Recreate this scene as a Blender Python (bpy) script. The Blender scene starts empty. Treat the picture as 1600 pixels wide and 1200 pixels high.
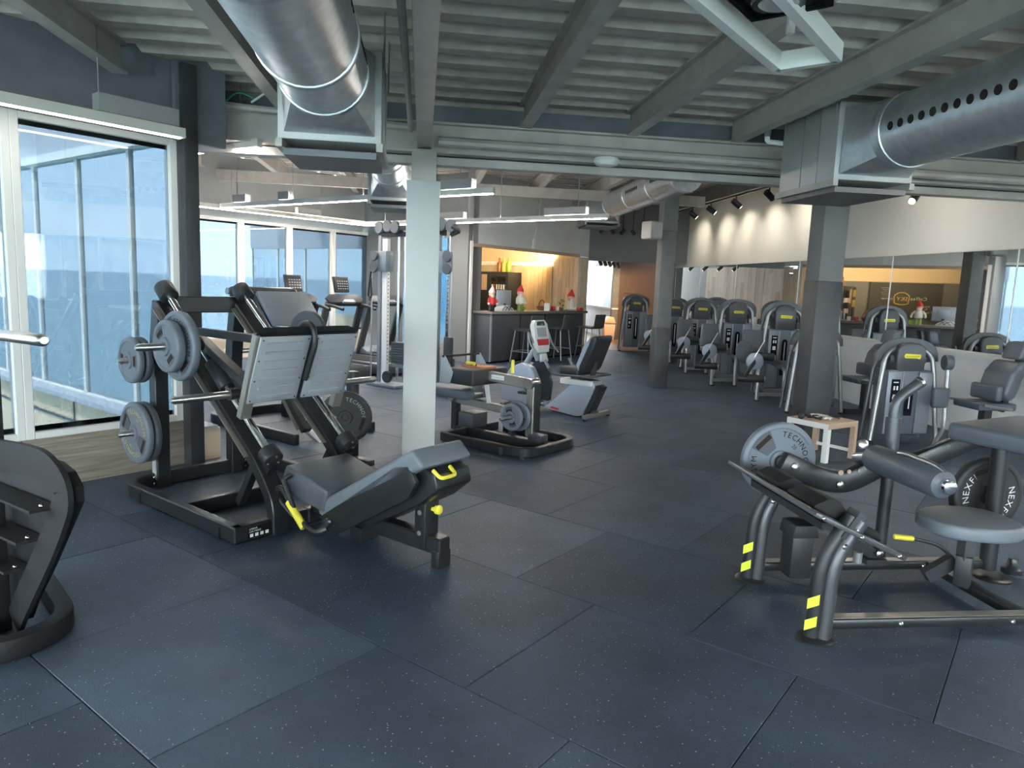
import bpy, bmesh, math, random
from mathutils import Vector as V, Matrix, Quaternion
random.seed(7)
R = math.radians
scene = bpy.context.scene
COL = scene.collection

# ------------------------------------------------------------------ camera
FPX, PITCH, ROLL, CAMH = 1110.37, 0.13794, -0.0387, 1.5913
cam = bpy.data.cameras.new('camera'); cam.sensor_width = 36; cam.lens = 36*FPX/1600
cam.clip_start = .05; cam.clip_end = 20000
camo = bpy.data.objects.new('camera', cam); COL.objects.link(camo); scene.camera = camo
fw = V((0, math.cos(PITCH), -math.sin(PITCH))); rt = V((1, 0, 0)); dn = fw.cross(rt)
r2 = math.cos(ROLL)*rt + math.sin(ROLL)*dn; d2 = -math.sin(ROLL)*rt + math.cos(ROLL)*dn
m = Matrix((r2, -d2, -fw)).transposed().to_4x4(); m.translation = (0, 0, CAMH)
camo.matrix_world = m

# ------------------------------------------------------------------ sky, sun, exposure
world = bpy.data.worlds.new('world'); scene.world = world; world.use_nodes = True
nt = world.node_tree; nt.nodes.clear()
def N(t, ty, **k):
    n = t.nodes.new(ty)
    for a, b in k.items():
        if a in n.inputs: n.inputs[a].default_value = b
        else: setattr(n, a, b)
    return n
def L(t, a, b): t.links.new(a, b)
out = N(nt, 'ShaderNodeOutputWorld'); bg = N(nt, 'ShaderNodeBackground')
bg.inputs['Strength'].default_value = 4.5
tc = N(nt, 'ShaderNodeTexCoord'); sep = N(nt, 'ShaderNodeSeparateXYZ'); L(nt, tc.outputs['Generated'], sep.inputs[0])
ramp = N(nt, 'ShaderNodeValToRGB'); e = ramp.color_ramp.elements
e[0].position = 0.0; e[0].color = (.64, .76, .87, 1)
e[1].position = 1.0; e[1].color = (.62, .69, .79, 1)
x = e.new(.12); x.color = (.62, .75, .88, 1)
x = e.new(.4); x.color = (.62, .70, .80, 1)
L(nt, sep.outputs['Z'], ramp.inputs[0])
mp = N(nt, 'ShaderNodeMapping'); mp.inputs['Scale'].default_value = (3.2, 3.2, 11)
L(nt, tc.outputs['Generated'], mp.inputs[0])
ns = N(nt, 'ShaderNodeTexNoise', Scale=1.6, Detail=7.0, Roughness=.6); L(nt, mp.outputs[0], ns.inputs['Vector'])
cr = N(nt, 'ShaderNodeValToRGB'); cr.color_ramp.elements[0].position = .56; cr.color_ramp.elements[1].position = .74
L(nt, ns.outputs['Fac'], cr.inputs[0])
mx = N(nt, 'ShaderNodeMix', data_type='RGBA'); L(nt, cr.outputs[0], mx.inputs[0]); L(nt, ramp.outputs[0], mx.inputs[6])
mx.inputs[7].default_value = (.92, .93, .95, 1)
L(nt, mx.outputs[2], bg.inputs[0]); L(nt, bg.outputs[0], out.inputs[0])
sun = bpy.data.lights.new('sun', 'SUN'); sun.energy = 5.0; sun.angle = R(2); sun.color = (1, .95, .87)
suno = bpy.data.objects.new('sun', sun); COL.objects.link(suno)
suno.rotation_euler = V((.22, .50, -.84)).to_track_quat('-Z', 'Y').to_euler()
vs = scene.view_settings
vs.view_transform = 'Standard'; vs.look = 'None'; vs.exposure = 2.6; vs.gamma = 1; vs.use_curve_mapping = False

# ------------------------------------------------------------------ materials
MATS = {}
def mat(name, col, rough=.5, metal=0., spec=.5, noise=None, bump=None, emit=None, coat=0):
    if name in MATS: return MATS[name]
    mt = bpy.data.materials.new(name); mt.use_nodes = True; t = mt.node_tree
    b = t.nodes['Principled BSDF']
    b.inputs['Base Color'].default_value = (*col, 1); b.inputs['Roughness'].default_value = rough
    b.inputs['Metallic'].default_value = metal; b.inputs['Specular IOR Level'].default_value = spec
    b.inputs['Coat Weight'].default_value = coat
    if emit:
        b.inputs['Emission Color'].default_value = (*emit[0], 1); b.inputs['Emission Strength'].default_value = emit[1]
    tcn = None
    if noise:   # (scale, amount)
        tcn = N(t, 'ShaderNodeTexCoord'); nn = N(t, 'ShaderNodeTexNoise', Scale=noise[0], Detail=5.0)
        L(t, tcn.outputs['Object'], nn.inputs['Vector'])
        rm = N(t, 'ShaderNodeMapRange'); rm.inputs[1].default_value = .25; rm.inputs[2].default_value = .75
        rm.inputs[3].default_value = 1-noise[1]; rm.inputs[4].default_value = 1+noise[1]
        L(t, nn.outputs['Fac'], rm.inputs[0])
        h = N(t, 'ShaderNodeHueSaturation'); h.inputs['Color'].default_value = (*col, 1)
        L(t, rm.outputs[0], h.inputs['Value']); L(t, h.outputs[0], b.inputs['Base Color'])
    if bump:    # (scale, strength)
        tcn = tcn or N(t, 'ShaderNodeTexCoord'); nn = N(t, 'ShaderNodeTexNoise', Scale=bump[0], Detail=3.0)
        L(t, tcn.outputs['Object'], nn.inputs['Vector'])
        bp = N(t, 'ShaderNodeBump', Strength=bump[1]); bp.inputs['Distance'].default_value = .01
        L(t, nn.outputs['Fac'], bp.inputs['Height']); L(t, bp.outputs[0], b.inputs['Normal'])
    MATS[name] = mt; return mt

def rubber_mat():
    mt = mat('rubber', (.03, .034, .042), .52, spec=.45); t = mt.node_tree; b = t.nodes['Principled BSDF']
    oi = N(t, 'ShaderNodeObjectInfo'); tcn = N(t, 'ShaderNodeTexCoord')
    geo = N(t, 'ShaderNodeNewGeometry')
    # per-mat tone
    rp = N(t, 'ShaderNodeValToRGB'); ce = rp.color_ramp.elements
    ce[0].position = 0; ce[0].color = (.032, .051, .080, 1); ce[1].position = 1; ce[1].color = (.062, .092, .136, 1)
    x = ce.new(.72); x.color = (.046, .071, .107, 1)
    L(t, oi.outputs['Random'], rp.inputs[0])
    # large patches of wear
    n1 = N(t, 'ShaderNodeTexNoise', Scale=1.3, Detail=6.0, Roughness=.65); L(t, geo.outputs['Position'], n1.inputs['Vector'])
    m1 = N(t, 'ShaderNodeMapRange'); m1.inputs[1].default_value = .3; m1.inputs[2].default_value = .72
    m1.inputs[3].default_value = .72; m1.inputs[4].default_value = 1.45; L(t, n1.outputs['Fac'], m1.inputs[0])
    # fine grain
    n2 = N(t, 'ShaderNodeTexNoise', Scale=230.0, Detail=2.0); L(t, geo.outputs['Position'], n2.inputs['Vector'])
    m2 = N(t, 'ShaderNodeMapRange'); m2.inputs[1].default_value = .3; m2.inputs[2].default_value = .7
    m2.inputs[3].default_value = .7; m2.inputs[4].default_value = 1.35; L(t, n2.outputs['Fac'], m2.inputs[0])
    mu = N(t, 'ShaderNodeMath', operation='MULTIPLY'); L(t, m1.outputs[0], mu.inputs[0]); L(t, m2.outputs[0], mu.inputs[1])
    h = N(t, 'ShaderNodeHueSaturation'); L(t, rp.outputs[0], h.inputs['Color']); L(t, mu.outputs[0], h.inputs['Value'])
    # white flecks
    vo = N(t, 'ShaderNodeTexVoronoi', Scale=34.0); L(t, geo.outputs['Position'], vo.inputs['Vector'])
    fl = N(t, 'ShaderNodeMath', operation='LESS_THAN'); L(t, vo.outputs['Distance'], fl.inputs[0]); fl.inputs[1].default_value = .095
    mixc = N(t, 'ShaderNodeMix', data_type='RGBA'); L(t, fl.outputs[0], mixc.inputs[0]); L(t, h.outputs[0], mixc.inputs[6])
    mixc.inputs[7].default_value = (.42, .45, .5, 1)
    L(t, mixc.outputs[2], b.inputs['Base Color'])
    bp = N(t, 'ShaderNodeBump', Strength=.35); bp.inputs['Distance'].default_value = .004
    L(t, n2.outputs['Fac'], bp.inputs['Height']); L(t, bp.outputs[0], b.inputs['Normal'])
    return mt

def plank_mat(name, c1, c2, rough=.55):
    mt = mat(name, c1, rough); t = mt.node_tree; b = t.nodes['Principled BSDF']
    tcn = N(t, 'ShaderNodeTexCoord'); mpn = N(t, 'ShaderNodeMapping'); mpn.inputs['Scale'].default_value = (9, 9, .7)
    L(t, tcn.outputs['Object'], mpn.inputs[0])
    nn = N(t, 'ShaderNodeTexNoise', Scale=4.0, Detail=6.0, Roughness=.6); L(t, mpn.outputs[0], nn.inputs['Vector'])
    oi = N(t, 'ShaderNodeObjectInfo'); ad = N(t, 'ShaderNodeMath', operation='MULTIPLY_ADD'); L(t, oi.outputs['Random'], ad.inputs[0])
    ad.inputs[1].default_value = .45; L(t, nn.outputs['Fac'], ad.inputs[2])
    rp = N(t, 'ShaderNodeValToRGB'); rp.color_ramp.elements[0].position = .4; rp.color_ramp.elements[1].position = .95
    rp.color_ramp.elements[0].color = (*c1, 1); rp.color_ramp.elements[1].color = (*c2, 1)
    L(t, ad.outputs[0], rp.inputs[0]); L(t, rp.outputs[0], b.inputs['Base Color']); return mt

def boardform_mat():
    mt = mat('wood_look_panel', (.3, .26, .21), .6); t = mt.node_tree; b = t.nodes['Principled BSDF']
    geo = N(t, 'ShaderNodeNewGeometry'); mpn = N(t, 'ShaderNodeMapping'); mpn.inputs['Scale'].default_value = (1.2, 1.2, 26)
    L(t, geo.outputs['Position'], mpn.inputs[0])
    nn = N(t, 'ShaderNodeTexNoise', Scale=2.0, Detail=7.0, Roughness=.65); L(t, mpn.outputs[0], nn.inputs['Vector'])
    rp = N(t, 'ShaderNodeValToRGB'); rp.color_ramp.elements[0].position = .3; rp.color_ramp.elements[1].position = .75
    rp.color_ramp.elements[0].color = (.17, .145, .115, 1); rp.color_ramp.elements[1].color = (.42, .37, .30, 1)
    L(t, nn.outputs['Fac'], rp.inputs[0]); L(t, rp.outputs[0], b.inputs['Base Color']); return mt

def stone_mat():
    mt = mat('black_stone', (.05, .05, .055), .6); t = mt.node_tree; b = t.nodes['Principled BSDF']
    geo = N(t, 'ShaderNodeNewGeometry'); mpn = N(t, 'ShaderNodeMapping'); mpn.inputs['Scale'].default_value = (5, 5, 34)
    L(t, geo.outputs['Position'], mpn.inputs[0])
    nn = N(t, 'ShaderNodeTexNoise', Scale=2.5, Detail=6.0, Roughness=.7); L(t, mpn.outputs[0], nn.inputs['Vector'])
    rp = N(t, 'ShaderNodeValToRGB'); rp.color_ramp.elements[0].position = .38; rp.color_ramp.elements[1].position = .68
    rp.color_ramp.elements[0].color = (.02, .021, .024, 1); rp.color_ramp.elements[1].color = (.26, .27, .29, 1)
    L(t, nn.outputs['Fac'], rp.inputs[0]); L(t, rp.outputs[0], b.inputs['Base Color'])
    bp = N(t, 'ShaderNodeBump', Strength=.8); bp.inputs['Distance'].default_value = .02
    L(t, nn.outputs['Fac'], bp.inputs['Height']); L(t, bp.outputs[0], b.inputs['Normal']); return mt

def glass_mat(name, tint, gloss, glosscol=(1, 1, 1), rough=0.):
    mt = bpy.data.materials.new(name); mt.use_nodes = True; t = mt.node_tree; t.nodes.clear()
    o = N(t, 'ShaderNodeOutputMaterial'); tr = N(t, 'ShaderNodeBsdfTransparent'); gl = N(t, 'ShaderNodeBsdfGlossy')
    tr.inputs[0].default_value = (*tint, 1); gl.inputs['Color'].default_value = (*glosscol, 1); gl.inputs['Roughness'].default_value = rough
    mxs = N(t, 'ShaderNodeMixShader'); fr = N(t, 'ShaderNodeFresnel', IOR=1.45)
    ad = N(t, 'ShaderNodeMath', operation='MAXIMUM'); ad.inputs[1].default_value = gloss
    L(t, fr.outputs[0], ad.inputs[0]); L(t, ad.outputs[0], mxs.inputs[0])
    L(t, tr.outputs[0], mxs.inputs[1]); L(t, gl.outputs[0], mxs.inputs[2]); L(t, mxs.outputs[0], o.inputs[0])
    MATS[name] = mt; return mt

def sea_mat():
    mt = mat('sea', (.10, .27, .40), .25, spec=.3); t = mt.node_tree; b = t.nodes['Principled BSDF']
    geo = N(t, 'ShaderNodeNewGeometry'); sp = N(t, 'ShaderNodeVectorMath', operation='LENGTH'); L(t, geo.outputs['Position'], sp.inputs[0])
    rp = N(t, 'ShaderNodeValToRGB'); ce = rp.color_ramp.elements
    ce[0].position = 0; ce[0].color = (.24, .36, .36, 1); ce[1].position = 1; ce[1].color = (.13, .22, .30, 1)
    x = ce.new(.12); x.color = (.18, .31, .36, 1)
    mr = N(t, 'ShaderNodeMapRange'); mr.inputs[1].default_value = 40; mr.inputs[2].default_value = 1500
    L(t, sp.outputs['Value'], mr.inputs[0]); L(t, mr.outputs[0], rp.inputs[0]); L(t, rp.outputs[0], b.inputs['Base Color']); return mt

mat('black_metal', (.016, .018, .021), .33, .0, .6)
mat('matte_black', (.015, .016, .019), .6, .0, .3)
mat('satin_black', (.022, .024, .028), .42, .0, .5)
mat('steel_grey', (.10, .105, .115), .38, .5)
mat('tube_grey', (.33, .34, .35), .36, .65)
mat('champagne', (.36, .34, .31), .36, .7)
mat('chrome', (.78, .79, .80), .13, 1.)
mat('brushed', (.55, .55, .55), .28, 1.)
mat('foot_plate', (.40, .44, .47), .45, .25)
mat('pad_grey', (.085, .10, .122), .42, bump=(180, .08))
mat('pad_black', (.025, .027, .031), .45, bump=(180, .08))
mat('pad_mid', (.15, .175, .205), .42, bump=(180, .08))
mat('yellow', (.78, .68, .06), .4)
mat('hivis', (.72, .83, .06), .5)
mat('plate_grey', (.15, .175, .21), .5, .15, bump=(120, .05))
mat('plate_rim', (.07, .08, .095), .5)
mat('plate_dark', (.025, .026, .028), .55)
mat('print_black', (.008, .008, .01), .8, spec=.1)
mat('print_white', (.75, .76, .78), .6)
mat('print_gold', (.55, .46, .12), .5)
mat('sticker', (.42, .44, .46), .55)
mat('stack_panel', (.12, .14, .17), .4, .2)
mat('stack_side', (.22, .245, .285), .4, .3)
mat('hood', (.048, .052, .06), .42)
mat('shell_white', (.66, .67, .66), .4)
mat('shell_silver', (.36, .40, .45), .35, .3)
mat('red', (.55, .03, .03), .5)
mat('frame_white', (.80, .80, .77), .42)
mat('led_profile', (.74, .71, .62), .45)
mat('led_on', (.9, .88, .8), .5, emit=((1, .94, .86), 30.0)); mat('led_soft', (.9, .88, .8), .5, emit=((1, .93, .82), 4.0)); mat('led_up_added', (.9, .88, .8), .5, emit=((1, .94, .86), 26.0)); mat('led_up_far_added', (.9, .88, .8), .5, emit=((1, .94, .86), 9.0))
mat('deck', (.58, .53, .47), .5, .15, noise=(9, .18))
mat('beam', (.46, .43, .39), .45, .1, noise=(5, .15))
mat('beam_dark', (.16, .175, .20), .5, noise=(5, .15))
mat('column_dark', (.05, .053, .06), .5, noise=(6, .2))
mat('column_grey', (.14, .14, .135), .5, noise=(6, .15))
mat('column_white', (.62, .64, .62), .55)
mat('beige_wall', (.80, .765, .69), .6, noise=(1.2, .03))
mat('grey_wall_lifted', (.70, .70, .68), .62, noise=(1.5, .05))  # wall grey lightened to make up for weak light over the bar
mat('grey_wall', (.30, .305, .30), .62, noise=(1.5, .05))
mat('mid_grey_wall', (.17, .172, .172), .62, noise=(1.5, .06))
mat('half_wall', (.66, .68, .69), .6, noise=(3, .08))
mat('ledge', (.60, .60, .58), .5)
mat('ext_beige', (.78, .62, .45), .7, noise=(3, .05))
mat('ext_fascia', (.46, .48, .53), .6)
mat('ext_dark', (.10, .10, .12), .6)
mat('galv', (.66, .69, .71), .36, .8, noise=(14, .14))
mat('ac_panel', (.42, .42, .41), .42, .2)
mat('ac_white', (.66, .66, .63), .5)
mat('mirror', (.86, .89, .89), .015, 1.)
mat('warm_wall', (.62, .50, .33), .6)
mat('counter', (.055, .06, .072), .4)
mat('counter_top', (.16, .145, .135), .4)
mat('chalkboard', (.06, .062, .062), .7)
mat('chalk', (.62, .60, .52), .8)
mat('chalk_gold', (.62, .42, .12), .7)
mat('stool_leather', (.055, .058, .064), .5)
mat('brown_wall', (.085, .05, .038), .5)
mat('wood_floor', (.115, .075, .055), .4, noise=(12, .2))
mat('table_wood', (.50, .36, .26), .5)
mat('cable_white', (.7, .72, .66), .5)
mat('cable_black', (.015, .015, .017), .5)
mat('screen', (.02, .025, .03), .2)
mat('lcd', (.30, .33, .34), .35)
mat('rubber_foot', (.012, .012, .013), .7)
mat('plush_white', (.72, .68, .62), .9)
mat('plush_skin', (.65, .42, .32), .8)
mat('plush_green', (.26, .36, .10), .85)
mat('plush_dark', (.03, .03, .035), .85)
mat('bin_pink', (.62, .40, .30), .5)
mat('speaker', (.42, .38, .33), .6)
mat('hole', (.02, .014, .01), .9)
mat('orange_wood', (.45, .16, .05), .6)
mat('lens', (.8, .75, .62), .3, emit=((1, .86, .6), 6))
mat('lens_dim', (.75, .75, .74), .25, .6)
mat('copper_wire', (.05, .35, .16), .5)
mat('brown_rattan', (.20, .11, .06), .8)
mat('green_leaf', (.16, .22, .08), .8)
mat('bottle_green', (.25, .38, .05), .3)
mat('bottle_yellow', (.6, .45, .08), .3)
mat('bottle_brown', (.25, .1, .03), .3)
rubber_mat(); boardform_mat(); stone_mat(); sea_mat()
plank_mat('plank', (.48, .37, .25), (.75, .63, .47)); plank_mat('door_wood', (.55, .36, .18), (.72, .52, .30))
glass_mat('window_glass', (.225, .25, .265), .06); glass_mat('clear_glass', (.95, .93, .89), .05)
glass_mat('facade_glass', (.30, .50, .62), .62, (.80, .90, .95), .0)
glass_mat('case_glass', (.8, .85, .85), .12)

# ------------------------------------------------------------------ mesh building
class MB:
    def __init__(s): s.v = []; s.f = []
    def add(s, vs, fs):
        o = len(s.v); s.v += [V(p) for p in vs]; s.f += [tuple(i+o for i in f) for f in fs]; return s
    def bx(s, x0, x1, y0, y1, z0, z1):
        return s.add([(x0,y0,z0),(x1,y0,z0),(x1,y1,z0),(x0,y1,z0),(x0,y0,z1),(x1,y0,z1),(x1,y1,z1),(x0,y1,z1)],
                     [(0,3,2,1),(4,5,6,7),(0,1,5,4),(1,2,6,5),(2,3,7,6),(3,0,4,7)])
    def box(s, c, sz, rot=None):
        b = MB().bx(-sz[0]/2, sz[0]/2, -sz[1]/2, sz[1]/2, -sz[2]/2, sz[2]/2)
        M = rot if rot is not None else Matrix.Identity(3)
        return s.add([V(c)+M@p for p in b.v], b.f)
    def bar(s, a, b, w, h, up=(0, 0, 1)):
        a, b = V(a), V(b); d = (b-a).normalized(); u = V(up)
        sd = d.cross(u)
        if sd.length < 1e-4: sd = d.cross(V((1, 0, 0)))
        sd.normalize(); u = sd.cross(d)
        vs = []
        for p in (a, b):
            for x, y in ((-1,-1),(1,-1),(1,1),(-1,1)): vs.append(p+sd*x*w/2+u*y*h/2)
        return s.add(vs, [(3,2,1,0),(4,5,6,7),(0,1,5,4),(1,2,6,5),(2,3,7,6),(3,0,4,7)])
    def sweep(s, pts, prof, up=(0, 0, 1), closed=False, fixup=False):
        pts = [V(p) for p in pts]; n = len(pts); k = len(prof); vs = []
        u = V(up); prev = None
        for i in range(n):
            if closed: d = (pts[(i+1) % n]-pts[i-1])
            else: d = pts[min(i+1, n-1)]-pts[max(i-1, 0)]
            d.normalize()
            if fixup or prev is None:
                sd = d.cross(u)
                if sd.length < 1e-3: sd = d.cross(V((1, .2, 0)))
            else:
                sd = prev-d*prev.dot(d)
            sd.normalize(); prev = sd; up2 = sd.cross(d)
            sc = 1.
            if 0 < i < n-1 or closed:
                t1 = (pts[i]-pts[i-1]).normalized(); c = max(.5, t1.dot(d)); sc = 1/c
            t1 = None
            for x, y in prof: vs.append(pts[i]+sd*x+up2*y)
        fs = []
        for i in range(n if closed else n-1):
            j = (i+1) % n
            for q in range(k): fs.append((i*k+q, i*k+(q+1) % k, j*k+(q+1) % k, j*k+q))
        if not closed: fs += [tuple(range(k-1, -1, -1)), tuple((n-1)*k+q for q in range(k))]
        return s.add(vs, fs)
    def tube(s, pts, r, n=10, closed=False, up=(0, 0, 1)):
        return s.sweep(pts, [(r*math.cos(2*math.pi*i/n), r*math.sin(2*math.pi*i/n)) for i in range(n)], up, closed)
    def rect(s, pts, w, h, up=(0, 0, 1), closed=False):
        return s.sweep(pts, [(-w/2,-h/2),(w/2,-h/2),(w/2,h/2),(-w/2,h/2)], up, closed, True)
    def cyl(s, a, b, r, r2=None, n=20):
        a, b = V(a), V(b); r2 = r if r2 is None else r2; d = (b-a).normalized()
        sd = d.cross(V((0, 0, 1)))
        if sd.length < 1e-3: sd = V((1, 0, 0))
        sd.normalize(); u = sd.cross(d); vs = []
        for p, rr in ((a, r), (b, r2)):
            for i in range(n):
                t = 2*math.pi*i/n; vs.append(p+sd*rr*math.cos(t)+u*rr*math.sin(t))
        fs = [(i, (i+1) % n, n+(i+1) % n, n+i) for i in range(n)]+[tuple(range(n-1, -1, -1)), tuple(range(n, 2*n))]
        return s.add(vs, fs)
    def lathe(s, prof, base=(0, 0, 0), axis=(0, 0, 1), n=24):
        base = V(base); d = V(axis).normalized(); sd = d.cross(V((0, 0, 1)))
        if sd.length < 1e-3: sd = V((1, 0, 0))
        sd.normalize(); u = sd.cross(d); vs = []; k = len(prof)
        for r, h in prof:
            for i in range(n):
                t = 2*math.pi*i/n; vs.append(base+d*h+(sd*math.cos(t)+u*math.sin(t))*max(r, 1e-4))
        fs = []
        for j in range(k-1):
            for i in range(n): fs.append((j*n+i, j*n+(i+1) % n, (j+1)*n+(i+1) % n, (j+1)*n+i))
        fs += [tuple(range(n-1, -1, -1)), tuple((k-1)*n+i for i in range(n))]
        return s.add(vs, fs)
    def prism(s, outline, o, ax, ay, thick):
        """outline in (ax,ay) plane from o, extruded by thick along ax x ay"""
        o, ax, ay = V(o), V(ax).normalized(), V(ay).normalized(); nz = ax.cross(ay)*thick; k = len(outline)
        vs = [o+ax*x+ay*y for x, y in outline]; vs += [p+nz for p in vs]
        fs = [tuple(range(k-1, -1, -1)), tuple(range(k, 2*k))]+[(i, (i+1) % k, k+(i+1) % k, k+i) for i in range(k)]
        return s.add(vs, fs)
    def ball(s, c, r, n=12, sq=(1, 1, 1)):
        c = V(c); vs = []; fs = []; mm = n//2
        for j in range(1, mm):
            ph = math.pi*j/mm
            for i in range(n):
                t = 2*math.pi*i/n; vs.append(c+V((r*sq[0]*math.sin(ph)*math.cos(t), r*sq[1]*math.sin(ph)*math.sin(t), r*sq[2]*math.cos(ph))))
        a = len(vs); vs += [c+V((0, 0, r*sq[2])), c-V((0, 0, r*sq[2]))]
        for j in range(mm-2):
            for i in range(n): fs.append((j*n+i, (j+1)*n+i, (j+1)*n+(i+1) % n, j*n+(i+1) % n))
        for i in range(n):
            fs.append((a, i, (i+1) % n)); fs.append((a+1, (mm-2)*n+(i+1) % n, (mm-2)*n+i))
        return s.add(vs, fs)
    def mesh(s, name, material, bevel=0, seg=2, ang=35, sub=0):
        me = bpy.data.meshes.new(name); bm = bmesh.new()
        bvs = [bm.verts.new(p) for p in s.v]
        for f in s.f:
            try: bm.faces.new([bvs[i] for i in f])
            except ValueError: pass
        bmesh.ops.recalc_face_normals(bm, faces=bm.faces)
        if bevel:
            es = [ed for ed in bm.edges if len(ed.link_faces) == 2 and ed.calc_face_angle(0) > R(25)]
            bmesh.ops.bevel(bm, geom=es, offset=bevel, segments=seg, affect='EDGES', profile=.5, clamp_overlap=True)
        for f in bm.faces: f.smooth = True
        bm.to_mesh(me); bm.free()
        me.set_sharp_from_angle(angle=R(ang))
        me.materials.append(MATS[material]); return me
    def build(s, name, material, parent=None, **k):
        o = bpy.data.objects.new(name, s.mesh(name, material, **k)); COL.objects.link(o); o.parent = parent; return o

def fillet(pts, r, n=5):
    pts = [V(p) for p in pts]; out = [pts[0]]
    for i in range(1, len(pts)-1):
        a, b, c = pts[i-1], pts[i], pts[i+1]; d1 = (a-b); d2 = (c-b)
        rr = min(r, d1.length*.48, d2.length*.48); p, q = b+d1.normalized()*rr, b+d2.normalized()*rr
        for j in range(n+1):
            t = j/n; out.append(p*(1-t)**2+b*2*t*(1-t)+q*t*t)
    out.append(pts[-1]); return out

def tag(o, label=None, cat=None, group=None, kind=None):
    if label: o['label'] = label
    if cat: o['category'] = cat
    if group: o['group'] = group
    if kind: o['kind'] = kind
    return o
def thing(name, label, cat, loc, az=90, group=None):
    o = bpy.data.objects.new(name, None); COL.objects.link(o); o.empty_display_size = .1
    o.location = (*loc, 0) if len(loc) == 2 else loc; o.rotation_euler = (0, 0, R(90-az)); return tag(o, label, cat, group)
def struct(name, mb, material, **k): return tag(mb.build(name, material, None, **k), kind='structure')
def sroot(name, loc=(0, 0, 0), az=90):
    o = bpy.data.objects.new(name, None); COL.objects.link(o); o.location = loc; o.rotation_euler = (0, 0, R(90-az)); return tag(o, kind='structure')
def copy_tree(o, parent=None):
    c = o.copy(); COL.objects.link(c); c.parent = parent
    for ch in [x for x in COL.objects if x.parent == o]: copy_tree(ch, c)
    return c

GLY = {}
def glyph(ch):
    if ch not in GLY:
        cu = bpy.data.curves.new('g', 'FONT'); cu.body = ch; cu.size = 1; cu.resolution_u = 2
        ob = bpy.data.objects.new('g', cu); COL.objects.link(ob); dg = bpy.context.evaluated_depsgraph_get()
        me = bpy.data.meshes.new_from_object(ob.evaluated_get(dg))
        vs = [tuple(v.co) for v in me.vertices]; fs = [tuple(p.vertices) for p in me.polygons]
        w = max([v[0] for v in vs], default=.3); bpy.data.objects.remove(ob); bpy.data.curves.remove(cu); bpy.data.meshes.remove(me)
        GLY[ch] = (vs, fs, w)
    return GLY[ch]
def text(mb, st, o, ax, ay, size, center=True):
    o, ax, ay = V(o), V(ax).normalized(), V(ay).normalized(); xs = 0; items = []
    for ch in st:
        if ch == ' ': xs += .35; continue
        g = glyph(ch); items.append((xs, g)); xs += g[2]+.08
    off = xs/2 if center else 0
    for x0, g in items: mb.add([o+ax*(v[0]+x0-off)*size+ay*v[1]*size for v in g[0]], g[1])
    return mb
def arc_text(mb, st, c, ax, ay, rad, size, mid_deg, inward=False, step=None):
    """letters round a circle; mid_deg measured from ax towards ay; feet towards centre unless inward"""
    c, ax, ay = V(c), V(ax).normalized(), V(ay).normalized(); ws = [glyph(ch)[2]*size+size*.16 for ch in st]
    tot = sum(ws); a = mid_deg + (math.degrees(tot/rad)/2)*(-1 if inward else 1)
    for ch, w in zip(st, ws):
        half = math.degrees(w/2/rad); a += half*(1 if inward else -1)
        t = R(a); rd = ax*math.cos(t)+ay*math.sin(t); tg = -ax*math.sin(t)+ay*math.cos(t)
        x_, y_ = (tg, -rd) if inward else (-tg, rd)
        g = glyph(ch); mb.add([c+rd*rad+x_*(v[0]*size-w/2+size*.08)+y_*(v[1]*size-size*.35) for v in g[0]], g[1])
        a += half*(1 if inward else -1)
    return mb

# building axes: u/w follow the rubber mats (left windows, bar); p/q follow the rafters and the mirror wall
U = V((.7955, -.6060, 0)); W = V((.6060, .7955, 0)); NU = -U; Z = V((0, 0, 1))
a_ = R(-7.4); Pd = V((math.sin(a_), math.cos(a_), 0)); Qd = V((math.cos(a_), -math.sin(a_), 0))
AZU, AZW, AZP, AZQ = 127.3, 37.3, -7.4, 82.6
C0 = V((-.86, 6.55, 0))
def PQ(p, q, z=0): return C0+Pd*p+Qd*q+Z*z
def UW(base, u, w, z=0): return V((base[0], base[1], 0))+U*u+W*w+Z*z
def wallbox(mb, a, b, z0, z1, t, side=1):
    """upright slab from a to b, thickness t to the left (side=1) or right of the direction a->b"""
    a, b = V((a[0], a[1], 0)), V((b[0], b[1], 0)); d = (b-a).normalized(); n = V((-d.y, d.x, 0))*t*side
    if z0 == 0: z0 = -.06
    vs = [a+Z*z0, b+Z*z0, b+n+Z*z0, a+n+Z*z0, a+Z*z1, b+Z*z1, b+n+Z*z1, a+n+Z*z1]
    return mb.add(vs, [(0,3,2,1),(4,5,6,7),(0,1,5,4),(1,2,6,5),(2,3,7,6),(3,0,4,7)])

WL0 = V((-3.24, 5.15, 0))                     # on the left window wall
LEFT_END = WL0+W*.93                          # dark column corner
FC = LEFT_END+W*.04                           # facade running outwards
JUT = 6.75
FAR0 = FC+NU*JUT                              # far window wall starts
FAR1 = V((-3.47, 16.41, 0))                   # far window wall ends
BARL = FAR1+U*3.25                            # bar wall starts
BARR = BARL+W*3.95
MW = V((5.7, 7.9, 0))                         # on the mirror wall
ZN, ZF = 3.22, 3.78                           # roof deck heights near / far

# ================================================================== STRUCTURE
# ---- sea outside
mb = MB(); n = 64
mb.add([(6000*math.cos(2*math.pi*i/n), 6000*math.sin(2*math.pi*i/n), -14) for i in range(n)], [tuple(range(n))])
tag(mb.build('sea', 'sea'), 'calm turquoise blue sea out to the horizon beyond the windows', 'sea', kind='stuff')

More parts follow.
